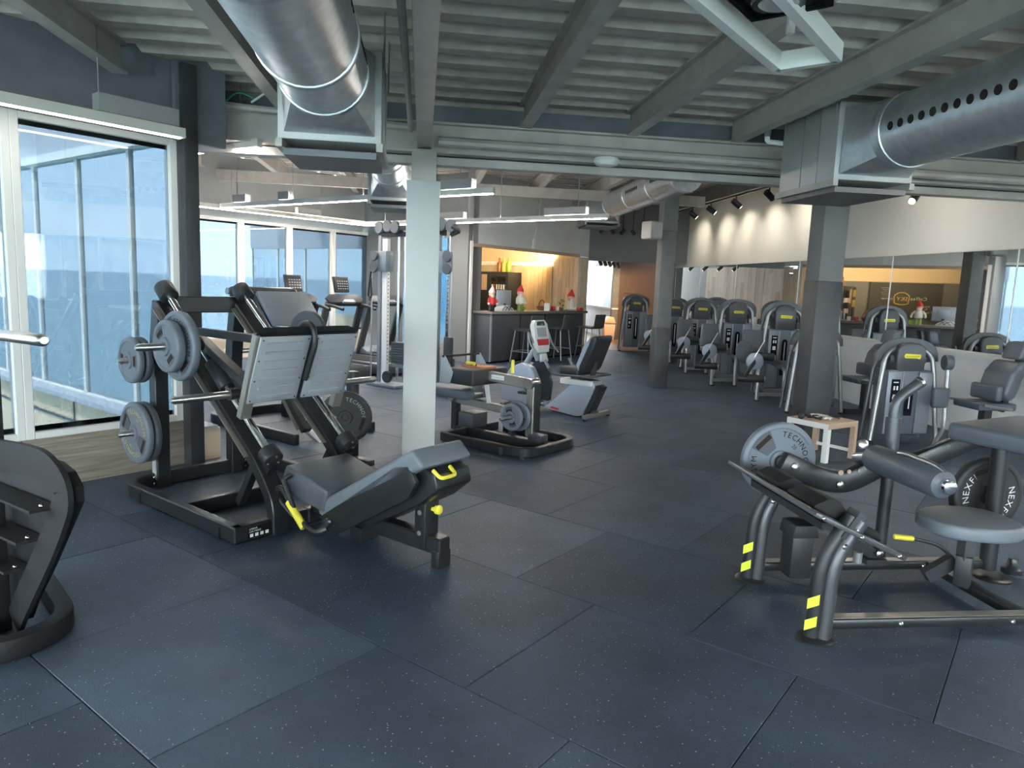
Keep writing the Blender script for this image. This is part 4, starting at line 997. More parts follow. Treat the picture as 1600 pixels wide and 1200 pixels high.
# ================================================================== SEATED CALF MACHINE
CMO = V((-.67, 7.03, 0))
def cmw(x, y, z): return CMO+U*x+W*y+Z*z
cm = thing('seated_calf_machine', 'seated calf machine with champagne arm just right of the white column', 'gym machine', (CMO.x, CMO.y), AZU)
MB().rect(fillet([(-.02, .02, .05), (1.04, .02, .05), (1.04, .86, .05), (.1, .86, .05)], .22, 8), .06, .09).build('base_frame', 'black_metal', cm, bevel=.008, seg=1)
MB().bar((-.2, .40, .05), (1.02, .40, .05), .08, .09).build('base_beam', 'satin_black', cm, bevel=.008, seg=1)
MB().bar((-.02, .0, .05), (-.02, .88, .05), .06, .09).build('cross_rail', 'satin_black', cm, bevel=.006, seg=1)
for x_ in (.75, 1.0): MB().bx(x_-.02, x_+.02, -.022, -.01, 0, .07).build('floor_bracket', 'steel_grey', cm)
MB().bar((-.20, .40, .05), (-.20, .40, .40), .07, .07).build('seat_post', 'satin_black', cm)
MB().bar((-.26, .40, .38), (.62, .40, .34), .07, .075).build('lower_beam', 'champagne', cm, bevel=.006, seg=1)
MB().cyl((-.24, .34, .38), (-.24, .46, .38), .032).build('pivot', 'brushed', cm)
MB().bx(-.06, .14, .28, .52, .12, .27).build('foot_step', 'steel_grey', cm, bevel=.01)
MB().bx(-.52, .10, .20, .60, .41, .51).build('seat', 'pad_grey', cm, bevel=.025, seg=3)
MB().bar((.02, .40, .68), (.80, .40, .64), .065, .10).build('upper_arm', 'champagne', cm, bevel=.008, seg=1)
ua = MB().bx(.30, .46, .3655, .3668, .645, .69).build('nameplate', 'print_white', cm)
tx = MB(); text(tx, TG, (.38, .365, .657), (1, 0, -.05), (0, 0, 1), .022); tx.build('nameplate_print', 'tube_grey', ua)
MB().bar((.79, .40, .68), (.79, .40, .12), .075, .085, (1, 0, 0)).build('front_post', 'champagne', cm, bevel=.006, seg=1)
MB().bar((.84, .40, .66), (.84, .40, .18), .03, .09, (1, 0, 0)).build('post_guard', 'satin_black', cm)
MB().cyl((.79, .33, .65), (.79, .47, .65), .05).build('pivot', 'brushed', cm)
MB().bar((.12, .40, .62), (.05, .40, .44), .05, .1, (0, 1, 0)).build('arm_link', 'champagne', cm)
MB().cyl((.08, .33, .46), (.08, .47, .46), .035).build('pivot', 'brushed', cm)
MB().bar((.30, .34, .40), (.26, .34, .58), .045, .02, (0, 1, 0)).build('adjust_plate', 'shell_white', cm)
MB().prism([(-.16, .60), (-.10, .58), (.26, .58), (.26, .74), (-.10, .74), (-.18, .68)], (0, .68, 0), (1, 0, 0), (0, 0, 1), .56).build('thigh_pad', 'pad_black', cm, bevel=.02, seg=3)
for y_ in (.11, .665): MB().prism([(-.18, .58), (-.04, .58), (.0, .70), (-.12, .86), (-.17, .84)], (0, y_+.02, 0), (1, 0, 0), (0, 0, 1), .02).build('pad_cheek', 'foot_plate', cm, bevel=.006)
MB().cyl((-.13, .10, .85), (-.13, .70, .85), .012).build('grab_bar', 'satin_black', cm)
MB().bx(-.05, .25, .30, .50, .74, .76).build('pad_board', 'orange_wood', cm)
for x_, y_, z_, d_ in ((.02, .3, .79, (1, -.2, 0)), (.50, .45, .72, (0, 0, 1))): MB().cyl((x_, y_, z_), V((x_, y_, z_))+V(d_).normalized()*.13, .017, n=12).build('grip', 'yellow', cm)
MB().tube(fillet([(.0, .34, .72), (.12, .32, .80), (.14, .32, .70)], .03), .008, 8).build('lever', 'black_metal', cm)
MB().bar((.56, .40, .33), (.56, .40, .10), .05, .05, (1, 0, 0)).build('stop_post', 'satin_black', cm)
MB().bx(.80, .96, .34, .46, .09, .16).build('stop_block', 'steel_grey', cm, bevel=.006)
horn(cm, (.70, .40, .33), (.70, .02, .33), .022)
weight_plate('small grey plate on the near peg of the calf machine', cmw(.70, .20, .33), Yn, Z, .135, .035, 20, small=True)
weight_plate('second grey plate inside the near one on the calf machine', cmw(.70, .30, .33), Yn, Z, .15, .04, 60, small=True)

# ================================================================== RECUMBENT BIKE
bk = thing('recumbent_bike', 'silver and white recumbent exercise bike with tall backrest', 'exercise bike', (.84, 8.56), AZU)
by = .2
MB().prism([(-.62, .05), (-.12, .01), (-.02, .03), (.14, .40), (.10, .47), (-.14, .47), (-.52, .12)], (0, by+.11, 0), (1, 0, 0), (0, 0, 1), .22).build('rear_body', 'shell_silver', bk, bevel=.015)
MB().prism([(-.02, .03), (.05, .05), (.20, .40), (.14, .42)], (0, by+.09, 0), (1, 0, 0), (0, 0, 1), .18).build('rear_panel', 'satin_black', bk)
MB().bx(-.36, .10, by-.13, by+.13, .40, .47).build('seat_rail', 'shell_white', bk, bevel=.01)
dc = MB().prism([(-.5, .065), (-.38, .05), (-.36, .075), (-.48, .09)], (0, by-.1105, 0), (1, 0, 0), (0, 0, 1), .002).build('decal', 'red', bk)
MB().tube([(-1.0, by, .09), (-.55, by, .08)], .035, 12).build('floor_tube', 'brushed', bk)
for k in range(3): MB().lathe([(.05, 0), (.056, .012), (.05, .024)], (-.66+.03*k, by, .085), (1, 0, 0), 18).build('bellows', 'shell_silver', bk)
MB().bar((.12, by-.3, .05), (.12, by+.3, .05), .06, .05).build('rear_stabiliser', 'champagne', bk, bevel=.01)
MB().bar((-.05, by, .08), (.12, by, .06), .08, .06).build('stabiliser_arm', 'steel_grey', bk)
for y_ in (-.28, .28): MB().cyl((.12, by+y_, 0), (.12, by+y_, .03), .02).build('foot', 'rubber_foot', bk)
MB().bx(-.34, -.05, by-.2, by+.2, .52, .62).build('seat', 'pad_black', bk, bevel=.03, seg=3)
MB().cyl((-.2, by, .44), (-.2, by, .54), .07).build('seat_stem', 'satin_black', bk)
bo = [(-.04, .58), (-.07, .66), (.02, .90), (.13, 1.03), (.18, 1.02), (.17, .96), (.04, .62), (.0, .57)]
MB().prism(bo, (0, by+.20, 0), (1, 0, 0), (0, 0, 1), .40).build('backrest', 'pad_black', bk, bevel=.025, seg=3)
MB().prism([(-.045, .60), (-.075, .66), (.015, .90), (.11, 1.02), (.085, .92), (-.03, .66)], (0, by-.185, 0), (1, 0, 0), (0, 0, 1), .03).build('back_shell', 'shell_silver', bk)
MB().bar((.03, by, .5), (.07, by, .70), .06, .03, (0, 1, 0)).build('back_bracket', 'steel_grey', bk)
MB().tube(fillet([(-.50, by-.27, .68), (-.40, by-.27, .52), (.16, by-.25, .54), (.20, by, .55), (.16, by+.25, .54), (-.40, by+.27, .52), (-.50, by+.27, .68)], .07), .014, 10).build('hand_rail', 'steel_grey', bk)
for s_ in (-1, 1): MB().cyl((-.50, by+s_*.27, .68), (-.44, by+s_*.27, .59), .019).build('grip', 'tube_grey', bk)
fr_ = [(-1.30, .08), (-1.28, .34), (-1.16, .52), (-.98, .60), (-.82, .55), (-.72, .38), (-.74, .12), (-.9, .05)]
MB().prism(fr_, (0, by+.12, 0), (1, 0, 0), (0, 0, 1), .24).build('fairing', 'shell_silver', bk, bevel=.02, seg=3)
MB().rect([(-.86, by, .585), (-.76, by, .50), (-.70, by, .36), (-.72, by, .14)], .27, .05, (0, 1, 0)).build('fairing_band', 'black_metal', bk)
MB().bar((-1.15, by-.28, .04), (-1.15, by+.28, .04), .07, .05).build('front_stabiliser', 'steel_grey', bk, bevel=.01)
for s_ in (-1, 1):
    MB().bar((-.95, by+s_*.14, .32), (-.84, by+s_*.14, .24+.16*(s_ > 0)), .03, .02, (0, 1, 0)).build('crank', 'steel_grey', bk)
    MB().bx(-.92, -.76, by+s_*.2-.05, by+s_*.2+.05, .21+.16*(s_ > 0), .24+.16*(s_ > 0)).build('pedal', 'black_metal', bk)
MB().tube([(-1.0, by, .56), (-.86, by, .78)], .035, 12).build('mast', 'shell_silver', bk)
cd = V((.30, 0, .95)).normalized(); cd = V((-.22, 0, .97)).normalized(); cn = V((.97, 0, .22)).normalized(); co = V((-.76, by, .74))
def cpl(out_, d0, th, m_, nm, par): return MB().prism(out_, co+cn*d0, (0, 1, 0), cd, th).build(nm, m_, par, bevel=.004)
cs_ = cpl([(-.10, .0), (.10, .0), (.155, .12), (.155, .36), (.10, .42), (-.10, .42), (-.155, .36), (-.155, .12)], .0, .06, 'shell_white', 'console', bk)
for nm, o_, m_ in (('display', [(-.10, .20), (.10, .20), (.10, .32), (-.10, .32)], 'lcd'), ('top_panel', [(-.09, .345), (.09, .345), (.08, .40), (-.08, .40)], 'screen'), ('keypad', [(-.12, .09), (.12, .09), (.13, .17), (-.13, .17)], 'red')):
    cpl(o_, .061, .004, m_, nm, cs_)
cpl([(-.08, -.12), (.08, -.12), (.08, -.10), (.06, -.02), (-.06, -.02), (-.08, -.10)], .02, .03, 'shell_white', 'bottle_tray', bk)
cpl([(-.13, .02), (.13, .02), (.09, -.10), (-.09, -.10)], -.04, .05, 'shell_silver', 'console_base', bk)
for s_ in (-1, 1):
    MB().tube(fillet([co+cn*.0+V((0, s_*.13, .10)), co-cn*.06+V((0, s_*.22, .30)), co-cn*.0+V((0, s_*.24, .12)), co+cn*.12+V((0, s_*.24, -.02))], .05), .013, 10).build('handlebar', 'tube_grey', bk)

# ================================================================== SECOND LEG MACHINE BEHIND THE LEG PRESS
hs = thing('hack_squat', 'hack squat machine with tilted grey back pad behind the leg press', 'gym machine', (LPO.x, LPO.y), AZU)
hs.location = lpw(-1.72, 1.80, 0)
MB().rect(fillet([(1.35, .0, .055), (-.25, .0, .055), (-.25, .95, .055), (1.35, .95, .055)], .2, 8), .06, .1).build('base_frame', 'black_metal', hs, bevel=.008, seg=1)
for y_ in (.15, .80):
    MB().rect(fillet([(.05, y_, 0), (.05, y_, .9), (.10, y_, 1.42)], .2), .09, .09, (0, 1, 0)).build('rear_post', 'black_metal', hs)
    MB().bar((.08, y_, 1.42), (1.30, y_, .12), .07, .10, (0, 1, 0)).build('slide_beam', 'black_metal', hs)
    MB().bar((.10, y_-.04, 1.36), (1.25, y_-.04, .13), .006, .09, (0, 1, 0)).build('beam_face', 'champagne', hs)
    MB().cyl((.22, y_, 1.38), (1.32, y_, .22), .024).build('slide_rod', 'chrome', hs)
    MB().cyl((.16, y_, 1.42), (.26, y_, 1.33), .05).build('end_cup', 'satin_black', hs, bevel=.008)
MB().bx(.02, .08, .099, .102, .06, .34).build('label_strip', 'sticker', hs)
MB().bar((.08, .1, 1.42), (.08, .85, 1.42), .10, .10).build('top_bar', 'steel_grey', hs, bevel=.03)
MB().cyl((.08, .08, 1.42), (.08, .06, 1.42), .035).build('bar_cap', 'brushed', hs)
MB().bar((.30, .47, 1.36), (.95, .47, .66), .52, .09, (.6, 0, .6)).build('back_pad', 'pad_black', hs, bevel=.02, seg=2)
MB().bar((.42, .475, 1.42), (.83, .475, .98), .60, .05, (.6, 0, .6)).build('shoulder_board', 'pad_mid', hs, bevel=.012)
MB().prism([(0, 0), (.60, 0), (.52, .40), (.08, .40)], (1.12, .17, .16), (0, 1, 0), (.5, 0, -.3), .03).build('foot_plate', 'foot_plate', hs)
for y_ in (.12, .83): horn(hs, (.7, y_, .86), (.7, y_+(-.4 if y_ < .5 else .4), .86), .024)
horn(hs, (.05, .1, .45), (.05, -.15, .45), .02)
pc = V((-1.38, 5.95, .60))
hs2 = thing('plate_tree', 'low black plate holder behind the right side of the leg press', 'plate rack', (pc.x-.06, pc.y+.10), AZU)
MB().bx(-.25, .25, .05, .13, 0, .05).build('base', 'black_metal', hs2, bevel=.006); MB().bx(-.04, .04, .05, .13, .05, .80).build('post', 'black_metal', hs2, bevel=.006)
horn(hs2, (0, .06, .42), (0, -.14, .42), .02, False)
weight_plate('black plate with ring of letters leaning out behind the leg press', V((pc.x-.03, pc.y+.03, .42)), -W*.8+U*.6, Z, .225, .05, 70, [(TG, 120, False), (TG, -60, False)], body='plate_dark', ink='tube_grey')

# ================================================================== LEFT FOREGROUND MACHINE (cut by the frame)
lf = thing('plate_machine', 'black sheet steel machine upright cut off by the left edge', 'gym machine', (-1.74, 2.59), AZU); lf.location = V((-1.74, 2.59, 0))-U*.15; lf.scale = (1, 1, .925)
prof_o = [(-.62, .83), (-.47, .845), (-.1, .895), (.06, .905), (.17, .885), (.235, .835), (.235, .77), (-.05, .42), (-.28, .16), (-.36, .05), (-.62, .05)]
MB().prism(prof_o, (0, .10, 0), (1, 0, 0), (0, 0, 1), .035).build('upright_plate', 'matte_black', lf, bevel=.004)
MB().rect(fillet([(-.70, .03, .83), (-.1, .03, .895), (.10, .03, .905), (.26, .03, .83), (.10, .03, .60), (-.30, .03, .14), (-.36, .03, .06)], .12, 6), .13, .02, (0, 1, 0)).build('flange', 'matte_black', lf)
for k, z in enumerate((.73, .55, .37)):
    MB().bar((-.62, .0, z-.05), (.12-.16*k, .0, z), .10, .012).build('rib', 'steel_grey' if 0 else 'matte_black', lf)
    bolts(lf, [(.10-.16*k, -.0, z+.012)], (0, -1, .3), .008)
MB().bar((-.44, -.02, .0), (-.44, -.02, .66), .10, .08, (1, 0, 0)).build('inner_post', 'matte_black', lf, bevel=.006)
MB().rect(fillet([(-.9, .30, .055), (-.18, .18, .055), (-.10, -.12, .055), (-.9, -.30, .055)], .18, 8), .075, .10).build('base_frame', 'matte_black', lf, bevel=.012)
horn(lf, (-.62, .06, 1.40), (.035, .06, 1.42), .026, False)
MB().bar((-.64, .06, .80), (-.64, .06, 1.45), .08, .08, (1, 0, 0)).build('horn_post', 'matte_black', lf)

# ================================================================== TREADMILLS
def treadmill(label, c, tall=True):
    t = thing('treadmill', label, 'treadmill', c, AZU, 'treadmills facing the far windows'); t.scale = (1, 1, 1.09)
    MB().bx(-.30, 1.55, -.40, .40, .04, .20).build('deck', 'steel_grey', t, bevel=.02)
    MB().bx(-.05, 1.53, -.25, .25, .20, .207).build('belt', 'rubber_foot', t)
    MB().prism([(-.42, .04), (.0, .04), (.0, .24), (-.2, .32), (-.40, .24)], (0, .38, 0), (1, 0, 0), (0, 0, 1), .76).build('motor_cover', 'stack_side', t, bevel=.03)
    for s_ in (-1, 1):
        MB().bar((-.22, s_*.38, .18), (.10, s_*.38, 1.02), .06, .13, (0, 1, 0)).build('upright', 'steel_grey' if s_ < 0 else 'satin_black', t, bevel=.012)
        MB().tube(fillet([(.06, s_*.37, 1.04), (.30, s_*.37, 1.02), (.52, s_*.36, .98)], .08), .026, 10).build('handrail', 'satin_black', t)
    MB().bar((.08, -.38, 1.05), (.08, .38, 1.05), .10, .07).build('cross_bar', 'satin_black', t, bevel=.02)
    MB().prism([(-.36, .0), (.36, .0), (.42, .10), (.30, .17), (-.30, .17), (-.42, .10)], (.14, 0, 1.05), (0, 1, 0), (-.5, 0, .6), .05).build('console', 'hood', t, bevel=.015)
    MB().prism([(-.14, .0), (.14, .0), (.10, .05), (-.10, .05)], (.22, 0, 1.06), (0, 1, 0), (-.5, 0, .6), .05).build('tray', 'shell_silver', t)
    if tall:
        sc_ = MB().prism([(-.16, .0), (.16, .0), (.17, .26), (-.17, .26)], (.02, 0, 1.23), (0, 1, 0), (-.25, 0, .95), .04).build('screen_housing', 'satin_black', t, bevel=.01)
        MB().prism([(-.14, .04), (.14, .04), (.145, .24), (-.145, .24)], (.062, 0, 1.24), (0, 1, 0), (-.25, 0, .95), .003).build('display', 'screen', sc_)
        mk = MB()
        for i in range(4):
            for j in range(5): mk.add([V((.068, -.11+.05*j, 1.29+.04*i))+V(d)*1 for d in ((-.009*i, 0, 0), (-.009*i, .03, 0), (-.009*i-.004, .03, .015), (-.009*i-.004, 0, .015))], [(0, 1, 2, 3)])
        mk.build('display_marks', 'tube_grey', sc_)
    return t
treadmill('treadmill with tall screen nearest the left windows', (-3.75, 12.05))
treadmill('middle treadmill with tall screen', (-3.14, 12.85))
treadmill('treadmill with low console beside the cable tower', (-2.54, 13.65), False)

# ================================================================== CABLE TOWER
cb = thing('cable_machine', 'dual cable tower machine with chrome rails behind the white column', 'cable machine', (-1.95, 10.7), AZU)
for i, x_ in enumerate((.02, 1.22)):
    MB().bx(x_-.05, x_+.05, -.03, .03, .04, 2.2).build('rail', 'frame_white' if i == 0 else 'chrome', cb)
    hl = MB()
    for k in range(30): hl.bx(x_+.05, x_+.052, -.008, .008, .35+.055*k, .365+.055*k)
    hl.build('rail_holes', 'hole', cb)
    MB().cyl((x_+.16*(1-2*i), .10, .1), (x_+.16*(1-2*i), .10, 2.25), .022).build('guide_rod', 'chrome', cb)
    MB().cyl((x_+.30*(1-2*i), .10, .1), (x_+.30*(1-2*i), .10, 2.25), .022).build('guide_rod', 'chrome', cb)
    MB().bx(x_-.18, x_-.12, .0, .06, .04, 2.25).build('outer_post', 'tube_grey', cb)
    MB().bar((x_-.2, .05, 2.28), (x_+.35*(1-2*i)+.1, .05, 2.28), .10, .09).build('top_arm', 'satin_black', cb, bevel=.02)
    for k in range(9): MB().bx(x_+.09-.35*i, x_+.37-.35*i, .03, .17, .36+.036*k, .39+.036*k).build('weight_slab', 'steel_grey', cb)
    for dx, dz in ((-.12, 2.36), (.06, 2.38), (.22, 2.36)): MB().lathe([(.085, 0), (.09, .008), (.075, .02), (.09, .032), (.085, .04)], (x_+dx*(1-2*i), -.02, dz), (0, -1, 0), 20).build('pulley', 'plate_rim', cb)
    MB().bx(x_-.09, x_+.09, -.09, .05, 1.72, 2.02).build('carriage', 'stack_side', cb, bevel=.01)
    for dz in (1.78, 1.95): MB().lathe([(.075, 0), (.08, .008), (.066, .02), (.08, .032), (.075, .04)], (x_-.14*(1-2*i), -.10, dz), (0, -1, 0), 20).build('pulley', 'plate_rim', cb)
    MB().cyl((x_-.2*(1-2*i), -.1, .05), (x_-.2*(1-2*i), -.1, 1.75), .012, n=8).build('cable_rod', 'tube_grey', cb)
    MB().bx(x_-.3, x_+.35, -.12, .22, 0, .05).build('base_plate', 'stack_side', cb, bevel=.015)
    MB().bar((x_-.1, .1, .32), (x_+.32, .1, .32), .05, .05).build('stack_shelf', 'tube_grey', cb)
    MB().lathe([(.085, 0), (.09, .01), (.09, .04), (.085, .05)], (x_+.12, -.04, .16), (0, -1, 0), 20).build('pulley', 'plate_dark', cb)
MB().tube(fillet([(1.25, .05, 2.3), (1.45, -.1, 2.36), (1.50, -.05, 2.28), (1.2, .12, 2.25)], .08), .028, 10).build('pull_up_bar', 'satin_black', cb)
MB().bar((.1, .05, 2.28), (1.15, .05, 2.28), .06, .08).build('bridge', 'satin_black', cb)
MB().tube([(-.18, -.12, 1.72), (-.20, -.12, 1.62), (-.235, -.12, 1.36), (-.19, -.12, 1.32), (-.16, -.12, 1.36), (-.18, -.12, 1.62)], .014, 8).build('rope_handle', 'cable_black', cb)
MB().tube([(1.40, -.12, 2.22), (1.40, -.12, 1.95)], .008, 6).build('chain', 'brushed', cb)
MB().bx(1.32, 1.46, -.12, -.06, .25, .85).build('hip_pad', 'pad_black', cb, bevel=.015)

# ================================================================== WEIGHT-STACK MACHINES ALONG THE MIRRORS
GRP = 'weight-stack machines along the mirror wall'
def stack_tower(name, label, c, h, az=AZQ, dark=False):
    """front faces local -y; x to the right"""
    t = thing(name, label, 'gym machine', c, az, GRP); k = h/1.45; zb = .10; zt = 1.05*k; w = .27
    MB().bx(-w, w, -.10, .14, zb, zt).build('body', 'stack_panel', t, bevel=.015)
    for s_ in (-1, 1):
        MB().bx(min(s_*.10, s_*w), max(s_*.10, s_*w), -.118, -.10, zb+.02, zt-.02).build('side_panel', 'stack_side', t, bevel=.006)
        MB().bx(s_*.10-.006, s_*.10+.006, -.13, -.10, zb+.02, zt-.02).build('panel_edge', 'tube_grey', t)
        MB().tube(fillet([(s_*.40, -.10, .03), (s_*.31, -.06, zt*.98), (s_*.28, -.04, h-.14), (s_*.10, .0, h-.05)], .16*k, 6), .026, 12).build('frame_tube', 'tube_grey', t)
        MB().tube(fillet([(s_*.36, .14, .03), (s_*.30, .12, zt), (s_*.26, .08, h-.16), (s_*.10, .05, h-.07)], .14*k, 6), .022, 10).build('rear_tube', 'steel_grey', t)
        MB().lathe([(.04, 0), (.04, .012), (.028, .025)], (s_*.40, -.10, .0), n=16).build('foot', 'rubber_foot', t)
        MB().cyl((s_*.17, .0, h-.2), (s_*.22, .0, h-.2), .05, n=16).build('pulley', 'plate_rim', t)
    sl = [(-.045, 0), (.045, 0)]+[(.045*math.cos(math.pi*i/8), zt-.12-zb-.3+.045*math.sin(math.pi*i/8)) for i in range(9)]
    MB().prism(sl, (0, -.121, zb+.22), (1, 0, 0), (0, 0, 1), .004).build('slot', 'print_black', t)
    MB().cyl((.0, -.128, zb+.3), (0, -.128, zt-.2), .008, n=8).build('guide_rod', 'brushed', t)
    pl_ = MB().bx(-.225, -.125, -.124, -.119, zt-.46*k, zt-.10).build('placard', 'print_black', t)
    mk = MB()
    for x0, z0, w_, h_ in ((-.205, zt-.14, .06, .012), (-.20, zt-.22, .02, .045), (-.165, zt-.22, .02, .045), (-.20, zt-.33, .05, .06), (-.205, zt-.41*k, .03, .03)): mk.bx(x0, x0+w_, -.1255, -.1245, z0, z0+h_)
    mk.build('placard_print', 'print_white', pl_)
    hh_ = h-zt; hd = [(.165, zt-.02), (.175, zt+hh_*.45), (.17, zt+hh_*.72)]
    for i in range(9):
        a = math.pi*(i+.5)/9; hd.append((.155*math.cos(a), zt+hh_*.78+hh_*.20*math.sin(a)))
    hd += [(-.17, zt+hh_*.72), (-.175, zt+hh_*.45), (-.165, zt-.02)]
    MB().prism(hd, (0, .10, 0), (1, 0, 0), (0, 0, 1), .20).build('hood', 'hood', t, bevel=.02, seg=3)
    MB().sweep([(-.31*math.cos(math.pi*i/14), .0, zt+hh_*.30+(hh_*.70-.03)*math.sin(math.pi*i/14)**.6) for i in range(15)], [(-.07, -.022), (.07, -.022), (.07, .02), (.03, .034), (-.03, .034), (-.07, .02)], (0, 1, 0)).build('arch', 'hood', t, ang=60)
    zc = zt+(h-zt)*.50
    bd = MB().prism([(-.10, .0), (-.085, -.022), (.06, -.022), (.085, -.03), (.10, -.018), (.10, .022), (-.085, .028)], (0, -.1035, zc), (1, 0, 0), (0, 0, 1), .004).build('badge', 'yellow', t)
    tx = MB(); text(tx, TG, (0, -.1085, zc-.012), (1, 0, 0), (0, 0, 1), .026); tx.build('badge_lettering', 'print_black', bd)
    b2 = MB().bx(-.09, .09, .1015, .105, zc-.025, zc+.025).build('badge', 'yellow', t)
    return t
def seat_unit(t, x, y, az=0, back=True, recl=.3):
    """seat with leaning backrest and headrest, facing local -x"""
    MB().bx(x-.25, x+.2, y-.2, y+.2, .45, .53).build('seat', 'pad_grey', t, bevel=.025, seg=3)
    MB().bar((x, y, .06), (x, y, .46), .09, .09).build('seat_post', 'satin_black', t)
    MB().bar((x-.3, y, .05), (x+.35, y, .05), .07, .07).build('seat_foot', 'satin_black', t)
    if back:
        MB().bar((x+.16, y, .42), (x+.42, y, 1.20), .07, .09, (0, 1, 0)).build('back_post', 'satin_black', t, bevel=.01)
        MB().prism([(.10, .54), (.02, .62), (.08, .86), (.18, .98), (.28, .98), (.26, .86), (.18, .60)], (x, y+.2, 0), (1, 0, 0), (0, 0, 1), .40).build('backrest', 'pad_grey', t, bevel=.04, seg=3)
        MB().prism([(.20, 1.0), (.25, 1.18), (.37, 1.20), (.34, 1.0)], (x, y+.13, 0), (1, 0, 0), (0, 0, 1), .26).build('headrest', 'pad_grey', t, bevel=.03, seg=3)
        for s_ in (-1, 1): MB().tube(fillet([(x+.1, y+s_*.24, .48), (x-.1, y+s_*.27, .50), (x-.26, y+s_*.27, .52)], .05), .015, 8).build('grip_bar', 'tube_grey', t)
        MB().bx(x-.06, x+.02, y-.2, y+.2, .55, .72).build('knee_pad', 'pad_grey', t, bevel=.03, seg=3)
def legs_unit(t, x0=-.55, y0=-.75, disc=True, tilt=1):
    """leg extension style seat and rollers in front of and beside the tower"""
    MB().bx(x0-.02, x0+.38, y0+.18, y0+.62, .55, .64).build('seat', 'pad_grey', t, bevel=.03, seg=3)
    MB().prism([(0, 0), (.40, 0), (.36, .42), (.05, .42)], (x0+.0, y0+.70, .62), (1, 0, 0), (0, .25, .95), .07).build('backrest', 'pad_grey', t, bevel=.03, seg=3)
    for dx in (0, .42):
        MB().tube(fillet([(x0+dx, y0+.02, .0), (x0+dx, y0+.04, .50), (x0+dx, y0+.35, .52)], .08), .028, 10).build('seat_leg', 'tube_grey', t)
        MB().lathe([(.045, 0), (.045, .012), (.03, .02)], (x0+dx, y0+.02, 0), n=14).build('foot', 'rubber_foot', t)
    MB().bar((x0, y0+.05, .10), (x0+.42, y0+.05, .10), .05, .05).build('floor_rail', 'tube_grey', t)
    MB().bar((x0+.21, y0+.05, .08), (x0+.35, -.1, .08), .06, .05).build('floor_beam', 'satin_black', t)
    MB().cyl((x0-.30, y0+.1, .34), (x0+.08, y0+.02, .34), .062, n=18).build('roller', 'pad_black', t, bevel=.012)
    MB().cyl((x0-.06, y0+.2, .68), (x0+.26, y0+.10, .66), .06, n=18).build('roller', 'pad_black', t, bevel=.012)
    for a, b in (((x0+.085, y0+.02, .34), (x0+.10, y0+.017, .34)), ((x0+.262, y0+.10, .66), (x0+.275, y0+.096, .66))): MB().cyl(a, b, .035, n=14).build('roller_cap', 'brushed', t)
    if disc:
        MB().lathe([(.05, 0), (.12, .006), (.13, .02), (.125, .05), (.05, .06)], (x0-.05, y0+.10, .60), (-.25, -1, 0), 26).build('cam_disc', 'stack_side', t)
        MB().bar((x0-.05, y0+.06, .62), (x0-.22, y0+.03, .36), .05, .035, (0, 1, 0)).build('lever_arm', 'satin_black', t)
        MB().tube([(x0-.08, y0+.04, .66), (x0+.05, y0+.02, .92)], .009, 8).build('lever', 'brushed', t)
m1 = stack_tower('stack_machine', 'tall weight-stack machine standing alone in front of the brown wall', (3.16, 18.75), 1.45)
m1b = stack_tower('stack_machine', 'tall weight-stack machine mostly hidden behind the grey steel column', (3.72, 16.7), 1.42)
legs_unit(m1b, -.75, -.85)
m2 = stack_tower('leg_extension_machine', 'tall weight-stack machine just right of the grey steel column', (3.90, 15.0), 1.45); legs_unit(m2, -.62, -1.0)
m3 = stack_tower('leg_extension_machine', 'tall weight-stack machine in the middle of the row with rollers', (4.12, 13.3), 1.46); legs_unit(m3, -.80, -1.0)
m4 = stack_tower('leg_curl_machine', 'tall weight-stack machine left of the dark column with disc and rollers', (4.32, 11.5), 1.46); legs_unit(m4, -.72, -.80)
MB().bx(-.28, .05, -.62, -.24, .50, .58).build('thigh_pad', 'pad_grey', m4, bevel=.03, seg=3)
MB().lathe([(.05, 0), (.18, .01), (.19, .03), (.18, .05)], (-.78, -.35, .70), (.3, -.9, .2), 26).build('shield', 'pad_grey', m4)
m5 = stack_tower('thigh_machine', 'low weight-stack machine mostly hidden behind the dark column', (4.15, 9.75), 1.15); seat_unit(m5, .72, -.12)
m6 = stack_tower('thigh_machine', 'low weight-stack machine behind the side table, nearest of its row', (4.40, 7.95), 1.14); seat_unit(m6, .80, -.30)
MB().cyl((.34, -.16, .93), (.42, -.18, .93), .085, n=22).build('cam_disc', 'pad_grey', m6, bevel=.01)
MB().tube(fillet([(.38, -.18, .9), (.36, -.25, .2), (.10, -.45, .06)], .1), .022, 10).build('front_tube', 'tube_grey', m6)
MB().prism([(-.09, 0), (.09, 0), (.10, .22), (-.10, .22)], (.20, -.30, .45), (1, 0, 0), (0, 0, 1), .08).build('knee_pad', 'pad_grey', m6, bevel=.03, seg=3)

# ================================================================== BAR
BO = BARL+W*.28                                  # counter runs along W on the room side
ct = thing('bar_counter', 'dark bar counter with brown top in front of the bar recess', 'counter', (BARL.x, BARL.y), AZW)
# local x along W, local y towards NU (into the bar)
CW = 3.62
MB().bx(.10, CW, -.42, -.02, .04, 1.0).build('front_panel', 'counter', ct, bevel=.004)
MB().bx(.06, CW+.06, -.50, .12, 1.0, 1.055).build('worktop', 'counter_top', ct, bevel=.006)
MB().bx(.10, .13, -.46, -.42, .04, 1.0).build('end_panel', 'half_wall' if 0 else 'stack_side', ct)
for x_ in (1.1, 2.0): MB().bx(x_, x_+.02, -.425, -.42, .05, .99).build('panel_joint', 'print_black', ct)
MB().bx(.12, CW-.03, -.38, -.06, .0, .04).build('plinth', 'print_black', ct)
def bw(x_, y_, z_=0): p = BARL+W*x_+NU*y_; return (p.x, p.y, z_)
